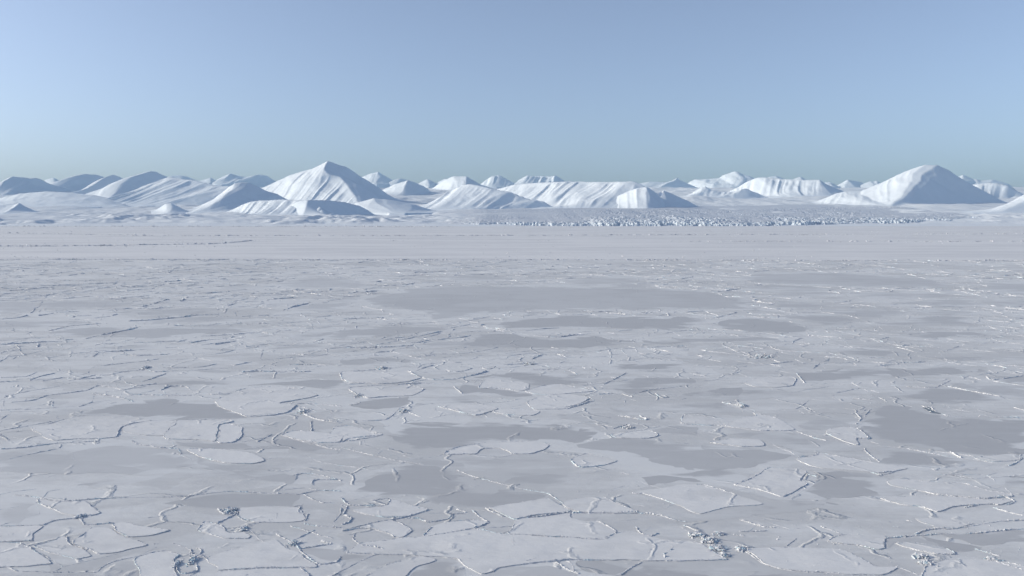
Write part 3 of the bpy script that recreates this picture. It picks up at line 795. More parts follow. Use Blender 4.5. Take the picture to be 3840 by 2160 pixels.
# pale floes
FLOES = [
('A', '290,225 420,245 540,245 640,240 700,290 755,325 690,345 560,345 480,325 400,290 310,260'),
('A', '850,415 940,400 1080,435 1200,450 1290,460 1180,495 1060,510 970,515 900,475'),
('A', '270,580 350,610 440,650 560,680 690,655 620,615 530,570 500,510 440,515 400,540'),
('A', '570,575 700,610 740,640 900,625 1090,578 1100,565 1000,525 900,490 840,450 700,440 620,500 560,540'),
('A', '1010,680 1160,630 1260,620 1360,650 1320,690 1310,760 1330,850 1090,850 1050,750'),
('A', '1500,465 1530,400 1660,430 1720,480 1840,480 1900,500 1880,520 1700,520 1600,490'),
('A', '1820,290 2250,285 2310,370 2280,390 2110,400 1950,400 1900,390 1810,360'),
('A', '1560,670 1900,570 2080,530 2150,585 2290,645 2390,720 2390,735 2000,745 1650,765 1640,740'),
('A', '-60,560 160,560 250,610 330,660 390,710 200,735 -60,730'),
('A', '-60,440 130,435 310,430 250,480 240,540 -60,545'),
('A', '1650,775 2000,755 2280,745 2330,850 1650,850'),
('B', '370,230 500,270 650,305 560,340 450,360 330,360 200,340 80,310 350,275'),
('B', '140,570 420,520 640,512 980,455 1220,490 1600,515 1980,537 2060,490 2200,470 2330,515 2480,545 2690,555 2816,640 2916,688 2576,695 2300,690 2000,690 1700,685 1400,715 1200,740 1130,775 1050,795 930,735 860,685 620,655 300,640 50,628 100,600'),
('B', '1320,385 1480,362 1730,333 1740,370 1840,402 1930,395 2040,450 2070,480 1980,530 1600,508 1250,484 1300,450'),
('B', '1110,290 1300,260 1540,225 1620,260 1740,320 1450,350 1310,378 1230,350 1140,305'),
('B', '620,505 720,420 880,390 1060,390 1110,405 1040,435 970,450 820,482 650,508'),
('B', '370,380 480,430 520,460 460,515 410,518 350,480 240,445 150,440 260,400'),
('B', '2180,180 2280,185 2400,220 2560,280 2700,335 2900,285 3190,262 3000,200 2740,118 2576,112 2350,150'),
('B', '1970,215 2080,260 2180,300 2250,325 2050,335 1800,325 1700,290 1670,260 1750,230'),
('B', '440,850 560,745 720,690 600,662 350,720 150,850'),
('C', '390,115 440,105 570,40 660,-10 850,0 940,25 870,85 930,115 770,210 660,180 560,150 450,125'),
('C', '1550,95 1620,78 1850,95 2110,110 2300,165 2450,190 2490,210 2250,222 2050,202 1900,187 1790,165 1650,140 1570,120'),
('C', '1500,225 1650,265 1800,285 1920,320 2000,300 2140,270 2340,260 2400,270 2490,240 2250,230 2050,210 1800,195 1600,215'),
('C', '470,600 800,590 1000,600 1190,610 1350,680 1450,740 1620,740 1500,800 1100,785 800,765 620,715 560,650'),
('C', '1090,545 1210,495 1500,500 1530,520 1520,600 1450,610 1330,570 1200,560'),
('C', '1610,560 1700,560 1950,590 2050,640 1900,640 1750,610'),
('C', '2000,690 2300,690 2450,710 2650,760 2650,850 1850,850 1820,740'),
('C', '1760,375 1880,365 2000,380 2080,400 2200,410 2000,450 1900,445 1910,430 1800,400'),
('D', '230,495 330,475 450,440 570,410 900,398 1000,408 1150,437 1000,460 920,485 900,520 880,560 740,575 580,575 430,585 370,575 300,540'),
('D', '935,485 1000,463 1140,442 1330,440 1320,470 1270,495 1230,550 1100,550 930,520'),
('D', '1340,440 1700,430 1750,450 1650,470 1640,520 1620,595 1480,580 1260,575 1240,545 1280,500'),
('D', '1650,475 1720,460 1820,490 1830,540 1780,600 1660,605 1630,580 1660,545'),
('D', '1420,650 1700,655 1790,670 1900,690 2000,740 1900,765 1700,760 1500,710'),
('D', '1620,300 1660,270 1850,195 2150,183 2300,210 2400,250 2100,308 2230,320 2160,380 2050,400 1870,405 1700,350'),
('D', '2120,550 2200,520 2390,525 2576,550 2560,600 2400,605 2250,580'),
('E', '0,70 300,70 500,65 600,115 500,145 300,160 100,150 0,130'),
('E', '60,190 300,175 480,170 630,200 550,245 350,257 200,270 110,240'),
('E', '1040,190 1100,120 1250,130 1410,160 1415,195 1350,215 1200,195'),
('E', '1390,215 1500,180 1650,165 1900,215 1700,235 1580,245 1450,235'),
('E', '1450,350 1400,300 1500,260 1700,237 1870,270 1760,328 1690,350'),
('E', '740,330 950,320 1100,320 1180,350 1080,385 1010,400 900,375'),
('E', '1150,370 1200,352 1350,352 1490,370 1430,400 1250,390'),
('E', '780,690 880,640 1060,608 1250,595 1500,600 1570,630 1530,660 1450,688 1300,690 1290,680 1200,648 1060,648 1000,690'),
('E', '1720,735 1850,690 2080,740 1980,775 1860,790 1780,790'),
('E', '-100,560 60,590 200,570 310,545 160,500 60,480 -60,490'),
('E', '2040,545 2300,512 2350,522 2385,555 2260,575 2100,570'),
('F', '460,150 600,110 820,110 850,140 830,175 700,188 540,183'),
('F', '0,400 150,410 240,440 330,470 450,420 550,400 530,380 700,420 850,510 600,515 420,495 280,475 0,465'),
('F', '1090,540 1110,510 1200,490 1310,497 1400,570 1300,570 1330,625 1200,590'),
('F', '860,725 1000,702 1020,682 1350,740 1700,800 1500,830 1050,800 900,750'),
('F', '210,605 360,580 580,585 620,630 450,635'),
('F', '2200,720 2500,690 2550,730 2340,750'),
]
RIDGES = [
('A', '0,180 190,200 300,215 420,240 560,240 700,225 950,215 1200,212 1400,205 1600,180 1760,168 2000,180 2250,188 2400,160 2576,165'),
('A', '0,428 310,425 350,410 420,385 560,370 600,350'), ('A', '600,370 640,415 720,415 860,405'), ('A', '1210,550 1400,525'),
('A', '160,770 380,780 720,778 760,745 850,700 1000,665 1150,630'), ('A', '0,725 70,745 150,780'),
('A', '1440,600 1430,660 1480,720 1490,770 1400,790 1340,770 1330,680'), ('A', '1520,640 1580,690 1630,750 1650,805'),
('A', '1480,590 1520,610 1500,650 1450,640 1440,600'), ('A', '2210,50 2300,30 2450,50 2576,90'), ('A', '2350,120 2360,90 2400,80 2576,80'),
('A', '2110,160 2300,140 2400,160'), ('A', '2290,190 2420,250 2500,255'), ('A', '2290,410 2400,430 2576,440'), ('A', '2190,430 2340,470 2420,500 2520,520'),
('A', '2080,490 2200,550 2260,600 2280,630 2400,715 2540,700 2576,660'), ('A', '2260,600 2380,580 2500,560 2420,540'),
('A', '2270,280 2250,330 2320,340 2300,390'), ('A', '2576,290 2570,340 2520,400'), ('A', '1640,300 1700,340 1790,330 1740,360 1640,410 1540,400 1490,465'),
('A', '1810,300 1790,350 1830,380 1960,430'), ('A', '2020,390 2080,370 2090,330'), ('A', '0,540 250,540'), ('A', '960,515 1050,550 1100,578'),
('B', '0,270 50,280 20,340 80,370 60,400 0,420'), ('B', '20,455 150,425 300,395 480,360 660,310 690,305'),
('B', '0,215 50,265 150,275 340,275 230,240 350,220 500,270 620,305'), ('B', '0,470 180,440 320,465 400,515'),
('B', '860,300 940,325 830,340 800,375 650,400 580,370 480,370'), ('B', '990,310 1060,370 1110,400 1050,430 980,450'),
('B', '1080,295 1180,340 1240,365 1300,385 1300,440 1220,485 1100,460 1000,440'),
('B', '870,5 1000,55 1250,120 1400,155 1550,180 1590,200 1680,260 1620,270 1720,300 1780,325'), ('B', '1320,375 1480,360 1700,330 1900,330 2250,325'),
('B', '2050,445 2075,480 1980,520'), ('B', '2060,530 2050,590 1990,640 1990,680'), ('B', '2490,560 2500,600 2440,640 2450,680'),
('B', '2220,430 2260,480 2330,510 2400,480'), ('B', '1620,700 1700,750 1800,790'), ('B', '2270,700 2180,750 2100,800'), ('B', '1140,720 1150,780'),
('B', '1190,640 1220,700 1200,730'), ('B', '100,490 90,530 140,570 100,610'), ('B', '2240,330 2400,345 2520,385 2600,400'), ('B', '2380,560 2340,610 2300,650'),
('B', '1300,520 1300,580 1290,620'), ('B', '1380,700 1500,665'), ('B', '900,640 980,650 960,690'), ('B', '140,580 250,590 320,605'), ('B', '440,400 500,440 520,470 460,515'),
('C', '0,420 120,470'), ('C', '370,600 450,610 560,680 620,720 800,765 1000,785 1100,790'), ('C', '2030,40 2200,70 2400,60 2576,45'), ('C', '1380,10 1500,40 1600,20'),
('C', '1100,550 1250,560 1500,610'), ('C', '1520,600 1530,520 1750,500 1900,490 2170,485 2400,465 2576,450'), ('C', '1750,490 1880,450 2100,440 2350,400 2576,385'),
('C', '1180,610 1340,670 1480,745 1620,740 1780,800'), ('C', '430,380 600,430 700,440'), ('C', '430,470 640,465'), ('C', '860,520 820,550 780,580'),
('C', '1040,430 1200,490 1090,550'), ('C', '2260,230 2400,200 2500,240 2440,270'), ('C', '2340,290 2480,330 2576,350'), ('C', '2120,290 2250,265'),
('C', '2290,660 2400,710 2576,760'), ('C', '2200,600 2400,660'), ('C', '930,30 1020,60'), ('C', '380,490 470,505'), ('C', '1580,430 1640,440'), ('C', '1690,385 1740,395'),
('D', '0,115 200,105 280,70'), ('D', '220,135 300,105 420,80'), ('D', '320,140 480,115 600,125 770,115'), ('D', '600,125 720,90 820,95 900,70 1050,60 1110,30 1250,40 1500,35 1650,10'),
('D', '1090,50 1150,75 1280,70'), ('D', '930,130 960,155 1050,175 1180,160'), ('D', '80,300 250,285 350,250 470,235 650,210 740,175 860,190 920,205 1100,180'),
('D', '700,235 860,255 960,275 1010,295'), ('D', '400,330 400,290'), ('D', '0,360 170,350'), ('D', '240,500 410,510'), ('D', '0,655 200,640 420,610 560,600 740,595'),
('D', '2250,340 2300,390 2400,430 2560,450'), ('D', '2260,330 2340,350 2390,370'), ('D', '2350,440 2350,520 2390,530'), ('D', '2200,580 2350,610 2450,640 2576,660'),
('D', '1000,590 1050,620 1200,640 1350,650'), ('D', '1340,645 1370,690'), ('D', '2220,310 2350,310 2576,330'), ('D', '1940,600 2050,540'), ('D', '1430,570 1520,550'), ('D', '1000,240 1200,245 1450,250'),
('D', '1210,210 1280,180 1400,180 1460,220 1600,240 1760,235'), ('D', '2080,15 2200,20 2380,20'), ('D', '1830,70 2100,68 2350,65'),
('E', '100,215 110,240 160,260 200,265'), ('E', '500,65 590,110 700,130 850,125 1000,95 1100,65'), ('E', '440,165 600,155 800,160'), ('E', '840,175 910,235'),
('E', '150,490 230,530 310,545 80,570 0,600'), ('E', '1870,260 1910,285 1840,315'), ('E', '2200,240 2340,205 2576,180'), ('E', '2120,235 2200,260'), ('E', '1700,350 1860,300'),
('E', '1940,240 2050,235'), ('E', '0,640 200,690 400,735 620,770'), ('E', '2090,400 2300,435 2250,400'), ('E', '0,440 330,430 440,345'), ('E', '60,65 300,50 360,60'),
('E', '580,70 700,20'), ('E', '780,50 870,70 920,60 1050,30 1100,50 1180,45'), ('E', '1230,20 1350,15 1460,10'), ('E', '1980,165 2060,125 2140,80'), ('E', '2370,230 2420,265 2480,260'),
('E', '1690,340 1860,300 1910,290'), ('E', '2050,500 2150,470 2210,490 2160,505'), ('E', '460,340 520,380 600,410'),
('F', '860,80 920,155'), ('F', '290,300 400,320 470,335'), ('F', '860,520 1000,570 1090,590'), ('F', '1310,380 1340,420 1310,465'), ('F', '1370,645 1390,680 1490,750'),
('F', '1690,650 1900,690 2050,715 2200,730 2350,760'), ('F', '2010,670 2100,720'), ('F', '1690,180 1900,190 2020,130'), ('F', '2290,105 2340,130 2576,100'), ('F', '2340,140 2576,175'),
('F', '2000,180 2200,220 2400,255'), ('F', '1800,325 1990,400'), ('F', '1990,405 2300,410 2576,415'), ('F', '2460,780 2540,740 2540,690'), ('F', '860,715 1010,700 1015,680'),
('F', '1280,270 1450,285'), ('F', '1330,500 1410,570 1390,580'),
('G', '230,430 330,345'), ('G', '0,480 130,470 200,450'), ('G', '300,580 550,530 750,510'), ('G', '620,625 850,580 1060,540'), ('G', '0,635 250,620 500,625'), ('G', '0,665 300,650 560,645'),
('G', '95,670 120,710 180,750 300,760'), ('G', '700,760 740,730 900,720 1000,715'), ('G', '940,745 1050,750 1300,740'), ('G', '1420,655 1560,635'), ('G', '1620,670 1800,640'), ('G', '1050,385 1280,330'),
('G', '2140,410 2340,350'), ('G', '1880,690 2040,680'), ('G', '260,690 280,660'), ('G', '1000,490 1300,470 1400,460 1560,455'),
('H', '390,640 640,600 780,570'), ('H', '440,655 600,650 680,630'), ('H', '720,630 950,610 1000,600'), ('H', '1780,580 1900,570'), ('H', '1440,600 1650,615 1850,590'), ('H', '800,545 1000,520'),
('H', '1170,545 1250,560'), ('H', '0,690 250,690 520,680'), ('H', '1420,775 1500,745'), ('H', '1620,745 1700,765'),
]
PILES = [('C', 110, 500, 70, 22, 1), ('C', 200, 540, 80, 22, 1), ('C', 260, 600, 70, 25, 1), ('C', 310, 650, 40, 18, .8), ('C', 270, 490, 45, 12, .8), ('C', 440, 605, 50, 20, .8),
         ('C', 1790, 660, 60, 18, .9), ('C', 1840, 710, 60, 20, .9), ('C', 2340, 680, 60, 16, .7), ('A', 1750, 310, 60, 20, .8), ('A', 1460, 690, 30, 30, .9), ('A', 1330, 720, 20, 30, .9),
         ('A', 2210, 560, 40, 20, .8), ('A', 600, 360, 40, 14, .8), ('A', 1830, 450, 30, 18, .8), ('E', 310, 45, 50, 10, 1.2), ('E', 1420, 10, 50, 10, 1.2), ('E', 470, 365, 40, 14, 1),
         ('D', 1100, 40, 30, 12, 1.1), ('D', 2290, 370, 40, 20, 1), ('I', 600, 760, 90, 16, 1.3), ('E', 130, 250, 40, 14, 1), ('F', 450, 325, 40, 14, .9), ('E', 2160, 490, 50, 14, .9)]

# --- broken ice along a line
def block_arrays(cx, cy, cz, size, n_blue, seed):
    """irregular tilted slabs at the given places; returns verts, quads, blue"""
    r = np.random.default_rng(seed)
    n = len(cx)
    base = np.array([(-1, -1, -1), (1, -1, -1), (1, 1, -1), (-1, 1, -1), (-1, -1, 1), (1, -1, 1), (1, 1, 1), (-1, 1, 1)], float)
    dim = np.stack([0.5 + 0.7 * r.random(n), 0.35 + 0.5 * r.random(n), 0.14 + 0.22 * r.random(n)], 1) * size[:, None] * 0.62
    v = base[None] * (1 + (r.random((n, 8, 3)) - 0.5) * 0.7) * dim[:, None, :]
    yaw = r.random(n) * 6.283; pit = r.normal(0, 0.5, n); rol = r.normal(0, 0.4, n)
    def rot(v, ax, an):
        c, s = np.cos(an)[:, None], np.sin(an)[:, None]
        i, j = [(1, 2), (2, 0), (0, 1)][ax]
        a, b = v[..., i].copy(), v[..., j].copy()
        v[..., i] = a * c - b * s; v[..., j] = a * s + b * c
        return v
    v = rot(v, 0, rol); v = rot(v, 1, pit); v = rot(v, 2, yaw)
    v = v + np.stack([cx, cy, cz], 1)[:, None, :]
    q = np.array([(0, 3, 2, 1), (4, 5, 6, 7), (0, 1, 5, 4), (1, 2, 6, 5), (2, 3, 7, 6), (3, 0, 4, 7)])
    f = q[None] + (np.arange(n) * 8)[:, None, None]
    bl = np.repeat((r.random(n) < n_blue) * (0.3 + 0.7 * r.random(n)), 8)
    return v.reshape(-1, 3), f.reshape(-1, 4), bl
def ridge_arrays(P, width, height, seed, step, z0=0.0, gaps=0.25, blocks=0.7, blue=0.06, steady=False):
    """a jagged low wall with loose blocks, broken where the noise is low"""
    r = np.random.default_rng(seed)
    P = resample(P, step)
    P = jitter(P, width * 0.8, 2.2 * width + 0.8, seed % 50)
    P = jitter(P, width * 1.6, 14 * width + 3, seed % 31)
    n = len(P)
    if n < 3: return None
    T = np.gradient(P, axis=0); T /= np.maximum(np.linalg.norm(T, axis=1, keepdims=True), 1e-9)
    Nn = np.stack([-T[:, 1], T[:, 0]], 1)
    s = np.arange(n) * step
    big = fbm(s / 9.0, s * 0 + seed * 1.7, 3, seed % 17)
    small = vnoise(s / (step * 1.7), s * 0 + seed * .31, 3)
    h = height * (0.25 + 1.5 * np.clip(big - 0.25, 0, 1)) * (0.35 + 0.95 * small)
    m = sstep(gaps, gaps + 0.16, fbm(s / 6.0, s * 0 + seed * 2.3, 3, 7))
    if steady: m = 0.3 + 0.7 * m
    m[0] = m[-1] = 0
    h = h * m
    ww = width * (0.45 + 0.9 * big) * (0.4 + 0.6 * m)
    offs = np.array([-1, -0.55, 0.0, 0.5, 1.0]); hh = np.array([0, 0.7, 1.0, 0.62, 0])
    o = offs[None] * ww[:, None] + (r.random((n, 5)) - 0.5) * 1.3 * ww[:, None]
    z = hh[None] * h[:, None] * (0.2 + 1.5 * r.random((n, 5)))
    z[:, 0] = z[:, 4] = -0.04
    V = np.stack([P[:, None, 0] + Nn[:, None, 0] * o, P[:, None, 1] + Nn[:, None, 1] * o, z0 + z - 0.02], -1).reshape(-1, 3)
    ok = np.repeat((h > 0.03 * height)[:, None], 5, 1)
    F = grid_faces(n, 5, keep=ok)
    bl = (np.repeat(vnoise(s / 2.5, s * 0, seed % 13)[:, None], 5, 1).ravel() > 0.78) * 0.5 * (blue > 0)
    nb = int(n * blocks * 1.3)
    if nb:
        k = r.integers(0, n, nb * 3); k = k[r.random(nb * 3) < (0.03 + m[k] * np.clip(big[k] * 1.6 - 0.3, 0, 1))][:nb]
        sz = height * (0.25 + 0.75 * r.random(len(k)) ** 2)
        off = r.normal(0, 0.6, len(k)) * width
        bv, bf, bb = block_arrays(P[k, 0] + Nn[k, 0] * off, P[k, 1] + Nn[k, 1] * off, z0 + h[k] * 0.55 * np.exp(-(off / width) ** 2) + sz * 0.14, sz, blue, seed + 1)
        F = np.vstack([F, bf + len(V)]); V = np.vstack([V, bv]); bl = np.concatenate([bl, bb])
    V, F2 = compact_attr(V, F, bl)
    return V[0], F2, V[1]
def compact_attr(V, F, a):
    used = np.zeros(len(V), bool); used[F.ravel()] = True
    idx = np.cumsum(used) - 1
    return (V[used], a[used]), idx[F]

def hscale(d):
    return 0.155 + 0.38 * sstep(90, 450, d)

PAN_POLYS = []
def pans():
    for i, (t, tone, s) in enumerate(PANS):
        P = tile_ground(t, s)
        d = P.mean(0)[1]
        P = resample(mixed_curve(P, True, 6, 0.25), max(0.4, d * 0.004), True)
        P = jitter(P, 0.9 + d * 0.009, 5 + d * 0.03, i)
        P = jitter(P, 0.3 + d * 0.002, 1.6 + d * 0.007, i + 3)
        PAN_POLYS.append((P, tone))
        V2, F = fill_poly(P, 700)
        e = dist_to_poly(V2, P)
        size = math.sqrt(max(np.prod(P.max(0) - P.min(0)), 1))
        fe = (1.6 if tone >= 0.9 else 2.6) * (0.8 + d * 0.008)
        V = np.column_stack([V2, np.full(len(V2), 0.004 + 0.0005 * (i % 30))])
        o = link_mesh('ice_pan', V, F, M['pan'], attrs={'edge': np.clip(e / fe, 0, 2) * 0.5, 'tone': np.full(len(V2), tone * 0.95 * (1 - 0.5 * float(sstep(180, 420, d))))})
        ext = P.max(0) - P.min(0)
        tn = 'dark grey' if tone >= 1 else ('mid grey' if tone >= .7 else 'faint grey')
        sz = 'small' if size < 18 else ('wide' if size < 60 else 'very large')
        sh = 'long' if ext[0] > 2.5 * ext[1] else 'rounded'
        place_label(o, f'{tn} {sz} {sh} ice patch', P, 'ice pan', 'dark smooth patches in the frozen fjord')
FLOE_POLYS = []
def floes():
    for i, (t, s) in enumerate(FLOES):
        P0 = tile_ground(t, s)
        d = P0.mean(0)[1]
        P = resample(mixed_curve(P0, True, 6, 0.45), max(0.3, d * 0.004), True)
        P = jitter(P, 0.25 + d * 0.0012, 3 + d * 0.01, i)
        P = jitter(P, 0.10 + d * 0.0004, 0.8 + d * 0.003, i + 9)
        FLOE_POLYS.append(P)
        th = 0.04 + 0.05 * random.random() + 0.0001 * d
        V2, F = fill_poly(P, 500)
        n = len(V2)
        e = dist_to_poly(V2, P)
        zt = th + 0.002 * (i % 7) + (fbm(V2[:, 0] / 4, V2[:, 1] / 4, 3, i) - 0.5) * 0.12 * np.clip(e / 2, 0, 1)
        V = np.column_stack([V2, zt])
        # skirt down to the sheet
        nb = len(P)
        edgecnt = {}
        for f in F:
            for a, b in zip(f, f[1:] + f[:1]):
                edgecnt[(a, b)] = 1
        bnd = [(a, b) for (a, b) in edgecnt if (b, a) not in edgecnt]
        bot = {}
        ex = []
        for a, b in bnd:
            for q in (a, b):
                if q not in bot:
                    bot[q] = n + len(ex); ex.append((V2[q, 0], V2[q, 1], -0.02))
        nf = len(F)
        F = F + [[b, a, bot[a], bot[b]] for a, b in bnd]
        V = np.vstack([V, np.array(ex)]) if ex else V
        top = V[:n].copy()
        V[:n, 2] -= 0.03
        o = link_mesh('ice_floe', V, F, M['rubble'])
        link_mesh('snow_cover', top, F[:nf], M['floe'], o)
        area = abs(0.5 * np.sum(P[:, 0] * np.roll(P[:, 1], -1) - P[:, 1] * np.roll(P[:, 0], -1)))
        ext = P.max(0) - P.min(0)
        sz = 'small' if area < 120 else ('broad' if area < 900 else 'huge')
        sh = 'long' if ext[0] > 2.4 * ext[1] else ('deep' if ext[1] > ext[0] else 'blocky')
        place_label(o, f'{sz} {sh} pale snowy floe', P, 'ice floe', 'pale snow-covered floes')
        hs = hscale(d)
        A = ridge_arrays(np.vstack([P, P[:2]]), 0.45 * hs, 0.75 * hs, 1000 + i, max(0.16, d * 0.0016), z0=th * 0.75, gaps=0.27, blocks=0.9, blue=0.04)
        if A: link_mesh('rubble_rim', A[0], A[1], M['rubble'], o, attrs={'blue': A[2]})
def ridges():
    for i, (t, s) in enumerate(RIDGES):
        P0 = tile_ground(t, s)
        d = P0.mean(0)[1]
        P = mixed_curve(P0, False, 6, 0.6)
        if d > 200: P = jitter(resample(P, 2.0), 0.5 + d * 0.006, 6 + d * 0.02, i)
        hs = hscale(d) * (0.85 + 0.5 * random.random()) * (1 - 0.35 * sstep(250, 420, d))
        A = ridge_arrays(P, 0.55 * hs, 0.9 * hs, 2000 + i, max(0.16, d * 0.0016), z0=0.02, gaps=0.16 + 0.16 * float(sstep(180, 380, d)), blocks=1.1, blue=0.05)
        if not A: continue
        o = link_mesh('pressure_ridge', A[0], A[1], M['rubble'], attrs={'blue': A[2]})
        ln = np.linalg.norm(np.diff(P, axis=0), axis=1).sum()
        ex = P.max(0) - P.min(0)
        sz = 'short' if ln < 14 else ('long' if ln < 60 else 'very long')
        st = np.linalg.norm(P[-1] - P[0]) / ln
        sh = 'straight' if st > 0.93 else ('wavy' if st > 0.7 else 'hooked')
        og = 'crossways' if ex[0] > 2 * ex[1] else ('running outward' if ex[1] > 2 * ex[0] else 'slanting')
        place_label(o, f'{sz} {sh} {og} ice ridge', P, 'ice ridge', 'low ridges of broken ice')
def piles():
    for i, (t, cx, cy, rx, ry, k) in enumerate(PILES):
        px, py = tile_pts(t, f'{cx},{cy} {cx + rx},{cy} {cx},{cy - ry} {cx},{cy + ry}')
        x, y = ground(px, py)
        c = np.array([x[0], y[0]]); sx = abs(x[1] - x[0]); sy = abs(y[2] - y[3]) / 2
        r = np.random.default_rng(300 + i)
        d = c[1]
        n = int(np.clip(sx * sy * 40, 200, 900))
        ox, oy = r.normal(0, 0.42, n) * sx, r.normal(0, 0.42, n) * sy
        rr = np.sqrt((ox / sx) ** 2 + (oy / sy) ** 2)
        sz = k * (0.11 + 0.46 * r.random(n) ** 3) * (0.75 if t in 'DEGHI' else 1) * (0.65 + d / 500)
        z = 0.28 * k * (0.6 + d / 500) * np.exp(-(rr * 1.5) ** 2) * r.random(n) + sz * 0.15
        V, F, b = block_arrays(c[0] + ox, c[1] + oy, z, sz, 0.2, 900 + i)
        o = link_mesh('ice_rubble_pile', V, F, M['rubble'], attrs={'blue': b})
        place_label(o, 'heap of tumbled ice blocks', np.array([c, c]), 'rubble pile', 'heaps of tumbled ice blocks')

def shear_lines():
    lines = [('straight rubble line where the grey ice meets the smooth snow field', [(-200, EDGE_L - .2), (1300, 974.5), (2600, 976), (4040, EDGE_R)], 1.1, 0.9, .15),
             ('farthest dotted line of ice blocks at the foot of the glacier', [(-100, 849), (1200, 849.5), (1700, 850)], 3.6, 3.4, .4),
             ('long faint rubble line curving across the smooth snow field', [(-100, 873), (200, 877), (480, 883), (900, 884.5), (1600, 884.5), (2400, 882), (2900, 880), (3940, 878)], 2.2, 2.0, .38),
             ('broken rubble line on the left half of the smooth snow field', [(-50, 924), (300, 923), (550, 919), (780, 916), (880, 910), (950, 902)], 1.6, 1.7, .3),
             ('dotted rubble line on the right half of the smooth snow field', [(2500, 906), (2800, 906), (3100, 906), (3500, 907), (3940, 905)], 1.8, 1.7, .4)]
    for i, (lb, pp, wd, ht, gp) in enumerate(lines):
        a = np.array(pp, float)
        x, y = ground(a[:, 0], a[:, 1])
        P = np.stack([x, y], 1)
        if i == 0:
            xs = np.linspace(-900, 900, 500); P = np.stack([xs, shear_y(xs) - 0.3], 1)
        P = mixed_curve(P, False, 8, 0.8) if i else P
        d = P.mean(0)[1]
        A = ridge_arrays(P, wd, ht, 3100 + i, d * 0.0013, z0=0.2 if i else 0.0, gaps=gp, blocks=0.7, blue=0.0)
        o = link_mesh('pressure_ridge', A[0], A[1], M['rubble'], attrs={'blue': A[2]})
        if i == 0: tag(o, lb, 'ice ridge', 'low ridges of broken ice')
        else:
            o.name = 'ice_rubble'; o['kind'] = 'stuff'; o['label'] = lb; o['category'] = 'ice rubble'

def crack_network(base, grow, ymax, thr, thr_near, wd, ht, stepk, seed):
    """edges of a broken cell pattern, as low ridge pieces"""
    pts = []
    y = 62.0
    while y < ymax + 25:
        st = base + y * grow
        half = 0.72 * y + 60
        x = -half
        while x < half:
            pts.append((x + random.uniform(-.5, .5) * st * 1.1, y + random.uniform(-.45, .45) * st * 0.9)); x += st * 1.5
        y += st * 0.8
    r = delaunay_2d_cdt([Vector(p) for p in pts], [], [], 0, 1e-4)
    V = np.array([tuple(v) for v in r[0]]); T = r[2]
    cc = []
    for t in T:
        (ax, ay), (bx, by), (cx, cy) = V[t[0]], V[t[1]], V[t[2]]
        dd = 2 * (ax * (by - cy) + bx * (cy - ay) + cx * (ay - by))
        if abs(dd) < 1e-6: cc.append(None); continue
        ux = ((ax * ax + ay * ay) * (by - cy) + (bx * bx + by * by) * (cy - ay) + (cx * cx + cy * cy) * (ay - by)) / dd
        uy = ((ax * ax + ay * ay) * (cx - bx) + (bx * bx + by * by) * (ax - cx) + (cx * cx + cy * cy) * (bx - ax)) / dd
        cc.append((ux, uy))
    em = {}
    segs = []
    for k, t in enumerate(T):
        for a, b in ((t[0], t[1]), (t[1], t[2]), (t[2], t[0])):
            key = (min(a, b), max(a, b))
            if key in em:
                p, q = cc[k], cc[em[key]]
                if p and q: segs.append((p, q))
            else: em[key] = k
    segs = np.array(segs)
    mid = segs.mean(1); ln = np.linalg.norm(segs[:, 0] - segs[:, 1], axis=1)
    ok = (ln < 60) & (ln > 0.5) & (mid[:, 1] > 64) & (mid[:, 1] < ymax) & (np.abs(mid[:, 0]) < 0.70 * mid[:, 1] + 30)
    dens = fbm(mid[:, 0] / 60, mid[:, 1] / 45, 3, seed)
    near = sstep(230, 150, mid[:, 1])
    ok &= dens > (thr + thr_near * near)
    segs, mid = segs[ok], mid[ok]
    hit = np.zeros(len(segs), bool)
    for P, tone in PAN_POLYS:
        if tone >= 0.6:
            for q in (segs[:, 0], segs[:, 1], mid): hit |= inside(q, P)
    for P in FLOE_POLYS:
        if P.mean(0)[1] < 190: hit |= inside(mid, P)
    segs = segs[~hit]
    Vs, Fs, Bs = [], [], []; off = 0
    for i, sg in enumerate(segs):
        d = sg.mean(0)[1]
        hs = hscale(d) * (0.4 + 1.0 * random.random() ** 1.5)
        n = max(2, int(np.linalg.norm(sg[1] - sg[0]) / 2))
        P = sg[0] + (sg[1] - sg[0]) * np.linspace(0, 1, n + 1)[:, None]
        P = jitter(P, 1.2 + d * 0.004, 9 + d * 0.02, 77)
        A = ridge_arrays(P, wd * hs, ht * hs, 5000 + i + seed * 7, max(0.25, d * stepk), z0=0.01, gaps=0.38, blocks=0.9, blue=0.04)
        if not A: continue
        Vs.append(A[0]); Fs.append(A[1] + off); Bs.append(A[2]); off += len(A[0])
    return np.vstack(Vs), np.vstack(Fs), np.concatenate(Bs)
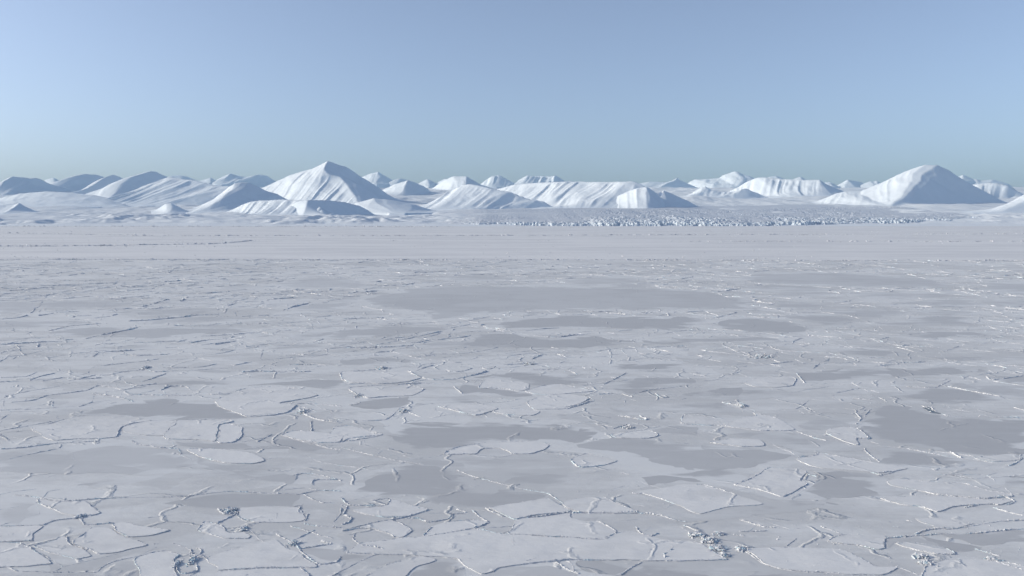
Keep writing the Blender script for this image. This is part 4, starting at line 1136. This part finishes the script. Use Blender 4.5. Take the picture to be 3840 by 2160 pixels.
def far_rubble():
    """uncountable small ridges and lumps between the floes"""
    Vs, Fs, Bs = [], [], []; off = 0
    for args in ((7.0, 0.035, 735, 0.40, 0.08, 0.42, 0.62, 0.0018, 61), (4.5, 0.018, 480, 0.38, 0.0, 0.34, 0.40, 0.0020, 67), (4.0, 0.022, 735, 0.42, 0.5, 0.45, 0.6, 0.0022, 73)):
        V, F, B = crack_network(*args)
        Vs.append(V); Fs.append(F + off); Bs.append(B); off += len(V)
    # sparse crumbs on the smooth snow field
    r = np.random.default_rng(91)
    n = 2600
    d = 735 * (3150 / 735) ** r.random(n)
    d = np.where(r.random(n) < 0.5, np.round(d / 260 + 0.3 * np.sin(r.random(n) * 6)) * 260 + r.normal(0, 8, n), d)
    x = (r.random(n) * 2 - 1) * 0.7 * d
    ok = (fbm(x / 160, d / 160, 3, 75) > 0.5) & (d > 745) & (d < 3150)
    x, d = x[ok], d[ok]
    sz = (0.4 + 1.1 * r.random(len(x)) ** 2) * (0.6 + d / 2500)
    bv, bf, bb = block_arrays(x, d, 0.25 + sz * 0.1, sz, 0.0, 93)
    Vs.append(bv); Fs.append(bf + off); Bs.append(bb); off += len(bv)
    # scattered single lumps
    r = np.random.default_rng(88)
    n = 16000
    d = 64 * (735 / 64) ** r.random(n)
    x = (r.random(n) * 2 - 1) * (0.7 * d + 20)
    cl = fbm(x / 25, d / 25, 3, 71) > 0.53
    x, d = x[cl], d[cl]
    hit = np.zeros(len(x), bool)
    for P, tone in PAN_POLYS: hit |= inside(np.stack([x, d], 1), P)
    x, d = x[~hit], d[~hit]
    sz = hscale(d) * (0.25 + 0.7 * r.random(len(x)) ** 2)
    bv, bf, bb = block_arrays(x, d, 0.05 + sz * 0.1, sz, 0.05, 99)
    Vs.append(bv); Fs.append(bf + off); Bs.append(bb)
    o = link_mesh('ice_rubble', np.vstack(Vs), np.vstack(Fs), M['rubble'], attrs={'blue': np.concatenate(Bs)})
    o['kind'] = 'stuff'; o['label'] = 'countless small broken ice ridges and crumbs strewn over the frozen fjord'; o['category'] = 'ice rubble'

def water_hole():
    P = tile_ground('F', '1812,340 1850,337 1870,340 1885,352 1915,372 1950,385 1930,386 1880,380 1862,374 1855,365 1835,354')
    P = resample(mixed_curve(P, True, 5, .5), 0.25, True)
    P = jitter(P, 0.2, 1.0, 4)
    V2, F = fill_poly(P, 120)
    o = link_mesh('open_water', np.column_stack([V2, np.full(len(V2), 0.03)]), F, M['water'])
    structure(o, 'small dark hole of open water in the grey ice at the right', 'water')
    A = ridge_arrays(np.vstack([P, P[:2]]), 0.22, 0.3, 4001, 0.2, z0=0.01, gaps=0.3, blocks=0.5, blue=0.0)
    link_mesh('rubble_rim', A[0], A[1], M['rubble'], o, attrs={'blue': A[2]})

def haze():
    x0, x1, y0, y1, z0, z1 = -26000, 26000, -1500, 23500, -130, 1150
    v = [(x, y, z) for z in (z0, z1) for y in (y0, y1) for x in (x0, x1)]
    f = [[0, 2, 3, 1], [4, 5, 7, 6], [0, 1, 5, 4], [2, 6, 7, 3], [0, 4, 6, 2], [1, 3, 7, 5]]
    m = bpy.data.materials.new('clear_arctic_air')
    m.use_nodes = True
    nt = m.node_tree
    nt.nodes.clear()
    out = nt.nodes.new('ShaderNodeOutputMaterial')
    vol = nt.nodes.new('ShaderNodeVolumePrincipled')
    vol.inputs['Color'].default_value = (0.50, 0.76, 1.0, 1)
    vol.inputs['Density'].default_value = HAZE_DENSITY
    vol.inputs['Anisotropy'].default_value = 0.0
    nt.links.new(vol.outputs[0], out.inputs['Volume'])
    o = link_mesh('haze', v, f, m)
    o['kind'] = 'stuff'
HAZE_DENSITY = 2.5e-5

ice_sheets()
terrain()
glacier()
mountains()
pans()
floes()
ridges()
piles()
shear_lines()
far_rubble()
water_hole()
settle_labels()
haze()
